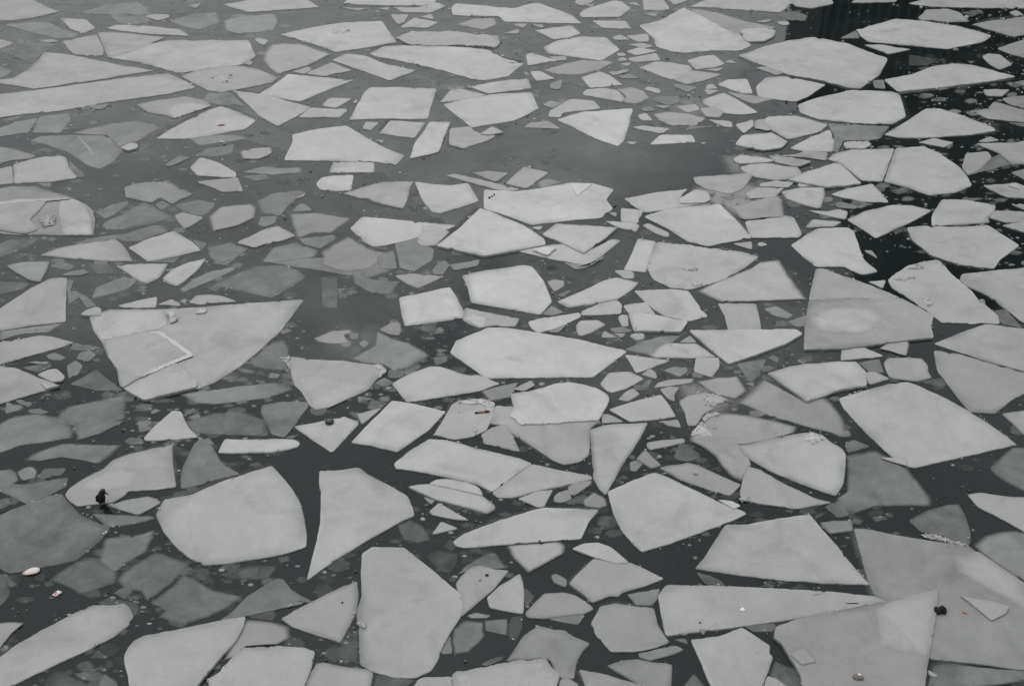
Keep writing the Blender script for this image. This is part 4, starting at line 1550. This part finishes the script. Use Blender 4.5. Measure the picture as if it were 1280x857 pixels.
# ------------------------------------------------------------------ small things lying on the ice
def lathe(name, prof, n=20, mat=None, parent=None, sx=1.0, sy=1.0):
    v, f = [], []
    for r, z in prof:
        for k in range(n):
            a = 2 * math.pi * k / n
            v.append((r * sx * math.cos(a), r * sy * math.sin(a), z))
    for j in range(len(prof) - 1):
        for k in range(n):
            f.append((j * n + k, j * n + (k + 1) % n, (j + 1) * n + (k + 1) % n, (j + 1) * n + k))
    f.append(tuple(range((len(prof) - 1) * n, len(prof) * n)))
    f.append(tuple(reversed(range(n))))
    me = bpy.data.meshes.new(name)
    me.from_pydata(v, [], f)
    for p in me.polygons:
        p.use_smooth = len(p.vertices) == 4
    return link(name, me, mat, parent)


def tube_mesh(name, path, rad, n=10, flat=1.0, lumps=0.0, seed=0):
    """a closed tapering tube along a path; rad: one radius per point"""
    v, f = [], []
    P = [Vector(p) for p in path]
    for i, p in enumerate(P):
        t = (P[min(i + 1, len(P) - 1)] - P[max(i - 1, 0)]).normalized()
        u = t.cross(Vector((0, 0, 1)))
        if u.length < 1e-3:
            u = Vector((1, 0, 0))
        u.normalize()
        w = u.cross(t).normalized()
        for k in range(n):
            a = 2 * math.pi * k / n
            q = p + u * math.cos(a) * rad[i] + w * math.sin(a) * rad[i] * flat
            if lumps:
                q += (q - p) * lumps * noise.noise(q * 14 + Vector((seed, 0, 0)))
            v.append(q[:])
    for j in range(len(P) - 1):
        for k in range(n):
            f.append((j * n + k, j * n + (k + 1) % n, (j + 1) * n + (k + 1) % n, (j + 1) * n + k))
    f.append(tuple(reversed(range(n))))
    f.append(tuple(range((len(P) - 1) * n, len(P) * n)))
    me = bpy.data.meshes.new(name)
    me.from_pydata(v, [], f)
    for p in me.polygons:
        p.use_smooth = True
    return me


def nub_mesh(name, sx, sy, sz, seed, rough=0.35, sub=2):
    """an irregular lump resting on z = 0"""
    bm = bmesh.new()
    bmesh.ops.create_icosphere(bm, subdivisions=sub, radius=1.0)
    for v in bm.verts:
        k = 1 + rough * noise.noise(v.co * 1.7 + Vector((seed, seed * 2.1, 0))) + rough * 0.5 * noise.noise(v.co * 4.1 + Vector((0, seed, 3)))
        v.co *= k
        v.co.z = max(v.co.z, -0.55)
        v.co = Vector((v.co.x * sx, v.co.y * sy, (v.co.z + 0.55) * sz))
    me = bpy.data.meshes.new(name)
    bm.to_mesh(me)
    bm.free()
    return me


def spot(px, py, dz=0.0):
    z = top_at(px, py)
    x, y = unproject(px, py, z)
    return Vector((x, y, z + dz)), math.sqrt(x * x + y * y + CAM_H ** 2) / FPX


def root_at(name, px, py, label, cat, rz=0.0):
    p, mpp = spot(px, py)
    o = bpy.data.objects.new(name, None)
    COL.objects.link(o)
    o.location = p
    o.rotation_euler = (0, 0, rz)
    tag(o, label, cat)
    return o, mpp


M_BLACK = plain_mat('black_feathers', (0.012, 0.012, 0.014), 0.5, 0.3, 40, 0.4)
M_BEAK = plain_mat('beak_horn', (0.016, 0.014, 0.013), 0.4)
M_TIN = plain_mat('black_paint', (0.012, 0.013, 0.013), 0.35, 0.2, 20, 0.5)
M_LID = plain_mat('worn_grey_lid', (0.10, 0.105, 0.105), 0.45, 0.3, 25)
M_WOOD = plain_mat('orange_wood', (0.36, 0.17, 0.09), 0.65, 0.3, 18)
M_CHAR = plain_mat('dark_bristle', (0.03, 0.027, 0.025), 0.8)
M_CREAM = plain_mat('cream_foam', (0.72, 0.66, 0.60), 0.7, 0.12, 25)
M_CREAM2 = plain_mat('brown_stained_foam', (0.45, 0.31, 0.24), 0.7, 0.3, 25)
M_WRAP = plain_mat('white_wrapper', (0.70, 0.66, 0.66), 0.5, 0.1, 20)
M_RED = plain_mat('red_print', (0.42, 0.09, 0.09), 0.55)
M_CLOD = plain_mat('dark_clod', (0.014, 0.011, 0.010), 0.85, 0.5, 14)
M_LEAF = plain_mat('orange_leaf', (0.42, 0.16, 0.07), 0.7, 0.3, 30)
M_STONE = plain_mat('tan_lump', (0.20, 0.175, 0.15), 0.8, 0.35, 18)
M_SNOW_GLINT = plain_mat('snow_and_highlight', (0.78, 0.78, 0.78), 0.8, 0.1, 20)  # snow clump, and the highlight painted on the tan lump
M_SPECK = plain_mat('dark_scrap', (0.03, 0.026, 0.026), 0.8)
M_SCRAP = plain_mat('red_scrap', (0.30, 0.05, 0.04), 0.7)

# hunched black bird, back to the camera, head turned to the right
bird, mpp = root_at('bird', 129.5, 627.5, 'hunched black bird on the white floe at left, head turned right', 'bird')
u = mpp * 0.92
bird.scale = (1.0, 1.0, 0.88)
body = tube_mesh('body', [(-2.6 * u, -1 * u, 1.5 * u), (-2.2 * u, -0.6 * u, 4 * u), (-1.2 * u, 0.2 * u, 9 * u), (0.2 * u, 0.8 * u, 14.5 * u), (1.6 * u, 1.2 * u, 18.5 * u),
                          (2.6 * u, 1.0 * u, 20.8 * u), (3.6 * u, 0.6 * u, 21.8 * u), (4.5 * u, 0.2 * u, 21.3 * u), (5.2 * u, -0.1 * u, 20.3 * u)],
                 [1.6 * u, 3.9 * u, 5.3 * u, 5.2 * u, 4.3 * u, 3.7 * u, 3.3 * u, 2.6 * u, 1.2 * u], 14, 0.85, 0.12, 2)
link('body', body, M_BLACK, bird)
link('beak', tube_mesh('beak', [(5.0 * u, 0, 20.6 * u), (6.6 * u, -0.3 * u, 18.8 * u), (8.2 * u, -0.5 * u, 17.2 * u), (10.2 * u, -0.6 * u, 16.4 * u)], [1.5 * u, 1.15 * u, 0.85 * u, 0.25 * u], 8), M_BEAK, bird)
for sgn in (-1, 1):
    link('wing', tube_mesh('wing', [(sgn * 3.3 * u - 0.6 * u, -1.2 * u, 16 * u), (sgn * 4.6 * u - 1.0 * u, -1.6 * u, 12 * u), (sgn * 4.4 * u - 1.6 * u, -1.9 * u, 7 * u), (sgn * 2.4 * u - 2.2 * u, -2.0 * u, 2.2 * u)],
                           [0.9 * u, 2.0 * u, 1.9 * u, 0.5 * u], 10, 0.8), M_BLACK, bird)
    link('leg', tube_mesh('leg', [(-0.5 * u + sgn * 1.6 * u, 0.8 * u, 3.5 * u), (-0.5 * u + sgn * 1.7 * u, 0.3 * u, 0.2 * u), (-0.4 * u + sgn * 2.0 * u, -1.6 * u, 0.1 * u)], [0.6 * u, 0.45 * u, 0.3 * u], 6), M_BEAK, bird)
link('tail', tube_mesh('tail', [(-2.4 * u, -1.4 * u, 4.5 * u), (-3.0 * u, -2.0 * u, 1.6 * u), (-3.3 * u, -2.6 * u, 0.4 * u)], [1.8 * u, 1.7 * u, 1.3 * u], 8, 0.4), M_BLACK, bird)

# round black tin
tin, u = root_at('black_tin', 412, 527.5, 'round black tin with a grey lid on the white kite floe', 'tin')
u *= 1.12
lathe('body', [(3.6 * u, 0), (4.5 * u, 0.4 * u), (4.8 * u, 2.2 * u), (4.3 * u, 3.2 * u), (3.6 * u, 3.4 * u)], 22, M_TIN, tin)
lathe('lid', [(2.7 * u, 3.3 * u), (2.7 * u, 3.9 * u), (2.2 * u, 4.2 * u), (0.4 * u, 4.3 * u)], 20, M_LID, tin)

# brown stick with black ends
st, u = root_at('wooden_stick', 603, 515.2, 'brown wooden stick with two black ends lying on a pale floe', 'stick', R(5))
link('shaft', tube_mesh('shaft', [(-6 * u, 0, 1.2 * u), (-2 * u, 0.2 * u, 1.5 * u), (3 * u, 0.3 * u, 1.3 * u)], [1.2 * u, 1.5 * u, 1.1 * u], 9, 0.8, 0.2, 1), M_WOOD, st)
link('black_end', tube_mesh('black_end', [(-9.6 * u, -0.6 * u, 0.8 * u), (-7.5 * u, -0.4 * u, 1.1 * u), (-4.6 * u, -0.6 * u, 1.0 * u)], [0.7 * u, 1.6 * u, 1.0 * u], 8, 0.8, 0.3, 2), M_CHAR, st)
link('black_end', tube_mesh('black_end', [(2.4 * u, 0.3 * u, 1.2 * u), (5.5 * u, 0.6 * u, 1.3 * u), (9.4 * u, 0.4 * u, 0.9 * u)], [1.0 * u, 1.7 * u, 1.0 * u], 8, 0.8, 0.4, 3), M_CHAR, st)

# cream foam piece and red and white wrapper afloat at lower left
fo, u = root_at('foam_piece', 39.5, 714.5, 'cream oblong foam piece floating in dark water at lower left', 'litter', R(17))
link('body', tube_mesh('body', [(-6.4 * u, 0, 1.0 * u), (-4 * u, 0, 1.5 * u), (0, 0, 1.8 * u), (5 * u, 0, 1.7 * u), (8.6 * u, 0, 1.3 * u)], [2.8 * u, 4.0 * u, 4.7 * u, 4.5 * u, 2.6 * u], 12, 0.42, 0.15, 5), M_CREAM, fo)
link('stained_end', tube_mesh('stained_end', [(-9.0 * u, -0.2 * u, 0.6 * u), (-7.6 * u, -0.1 * u, 0.9 * u), (-6.2 * u, 0, 1.0 * u)], [1.6 * u, 2.5 * u, 2.75 * u], 12, 0.42, 0.15, 4), M_CREAM2, fo)
wr, u = root_at('wrapper', 71, 741.5, 'small diamond-shaped white wrapper with red print in dark water', 'litter', R(8))
me = bpy.data.meshes.new('body')
dm = [(-4.8 * u, -1 * u), (0.2 * u, -4.0 * u), (6 * u, 0.8 * u), (0.6 * u, 4.4 * u)]
me.from_pydata([(x, y, 0.4 * u) for x, y in dm] + [(x * 0.93, y * 0.93, 1.4 * u + 0.15 * x) for x, y in dm], [], [(3, 2, 1, 0), (4, 5, 6, 7)] + [(k, (k + 1) % 4, 4 + (k + 1) % 4, 4 + k) for k in range(4)])
link('body', me, M_WRAP, wr)
for k, (a, b, c, d2) in enumerate(((-2.2, -2.0, 2.6, 1.4), (-1.6, 0.4, 2.0, 1.2), (1.0, -1.4, 1.2, 0.8))):
    o = link('red_print', box_mesh('red_print', a * u, (a + c) * u, b * u, (b + d2) * u, 1.2 * u + 0.15 * a * u, 1.62 * u + 0.15 * (a + c) * u), M_RED, wr)

# dark clod with a second lump, orange leaf, tan lump
cl, u = root_at('dark_clod', 1173.5, 763.5, 'dark crumpled two-part clod beside the tip of the fan floe', 'clod')
link('lump', nub_mesh('lump', 4.6 * u, 5.0 * u, 4.4 * u, 3.1, 0.5), M_CLOD, cl, (3.6 * u, 0.4 * u, 0))
link('lump', nub_mesh('lump', 3.8 * u, 4.6 * u, 4.0 * u, 8.4, 0.5), plain_mat('brown_clod', (0.03, 0.018, 0.014), 0.9, 0.5, 14), cl, (-2.4 * u, 0, 0))
lf, lu = spot(1206, 765)
me = bpy.data.meshes.new('fallen_leaf')
rim = [(-3.0, 0.6, 0.3), (-1.2, -1.5, 0.9), (1.2, -1.3, 0.5), (3.0, 0.0, 1.4), (1.0, 1.5, 0.9), (-1.2, 1.5, 0.4)]
me.from_pydata([(x * lu, y * lu, (z + 0.1) * lu) for x, y, z in rim] + [(x * lu, y * lu, (z + 0.3) * lu) for x, y, z in rim], [],
               [(5, 4, 3, 2, 1, 0), (6, 7, 8, 9, 10, 11)] + [(k, (k + 1) % 6, 6 + (k + 1) % 6, 6 + k) for k in range(6)])
o = link('fallen_leaf', me, M_LEAF, loc=lf)
o.rotation_euler = (0, 0, R(-25))
tag(o, 'tiny orange leaf lying on the huge dull grey floe', 'leaf')
tl, u = root_at('tan_lump', 1072.5, 846, 'tan lump with a painted white highlight on the fan floe', 'stone')
link('stone', nub_mesh('stone', 5.8 * u, 3.8 * u, 2.6 * u, 5.5, 0.45), M_STONE, tl)
link('highlight_nub', nub_mesh('highlight_nub', 1.8 * u, 1.6 * u, 1.4 * u, 2.2, 0.3), M_SNOW_GLINT, tl, (1.2 * u, 1.2 * u, 2.9 * u))  # white nub standing in for the highlight on the lump


def scrap(name, px, py, sx, sy, sz, seed, mat, label, cat, rz=0.0):
    p, u = spot(px, py)
    o = link(name, nub_mesh(name, sx * u, sy * u, sz * u, seed, 0.45), mat, loc=p)
    o.rotation_euler = (0, 0, rz)
    tag(o, label, cat)


scrap('dark_scrap', 611.8, 247.2, 1.5, 1.6, 1.2, 1.0, M_SPECK, 'blackest dark scrap of three at the big white floe left end', 'debris')
scrap('dark_scrap', 615.0, 245.3, 1.2, 1.4, 1.0, 2.0, M_SCRAP, 'middle reddish scrap of three on the big white floe', 'debris')
scrap('dark_scrap', 617.6, 243.2, 1.0, 2.0, 1.2, 3.0, M_SPECK, 'farthest dark scrap of three on the big white floe', 'debris')
scrap('dark_scrap', 608.6, 718.4, 2.2, 1.8, 1.3, 4.0, M_SPECK, 'dark speck of dirt on the pale floe beside the shield', 'debris')
scrap('grey_scrap', 600.0, 724.8, 2.6, 0.8, 0.7, 4.6, M_STONE, 'thin grey scrap left of the dark speck beside the shield', 'debris', R(50))
scrap('red_scrap', 276.5, 156.6, 4.0, 1.1, 0.9, 5.0, M_SCRAP, 'tiny red scrap on a white floe at upper left', 'debris', R(10))
scrap('red_scrap', 977.0, 545.6, 1.3, 1.2, 0.9, 5.6, M_SCRAP, 'red speck at the rim of the floe with an ice lump', 'debris')
scrap('dark_pebble', 427.8, 752.6, 1.3, 1.2, 0.9, 6.0, M_SPECK, 'dark pebble on the three-cornered floe with a curved side', 'pebble')
scrap('dark_pebble', 674.5, 675.6, 1.4, 1.2, 0.9, 7.0, M_SPECK, 'dark pebble on the near edge of the low-nosed long floe', 'pebble')
scrap('dark_pebble', 875.0, 777.5, 1.1, 1.2, 0.9, 8.0, M_SPECK, 'dark pebble on the long tapering blade floe', 'pebble')
scrap('snow_clump', 928, 761.5, 2.8, 2.4, 1.3, 9.0, M_SNOW_GLINT, 'bright white snow clump on the long tapering blade floe', 'snow')
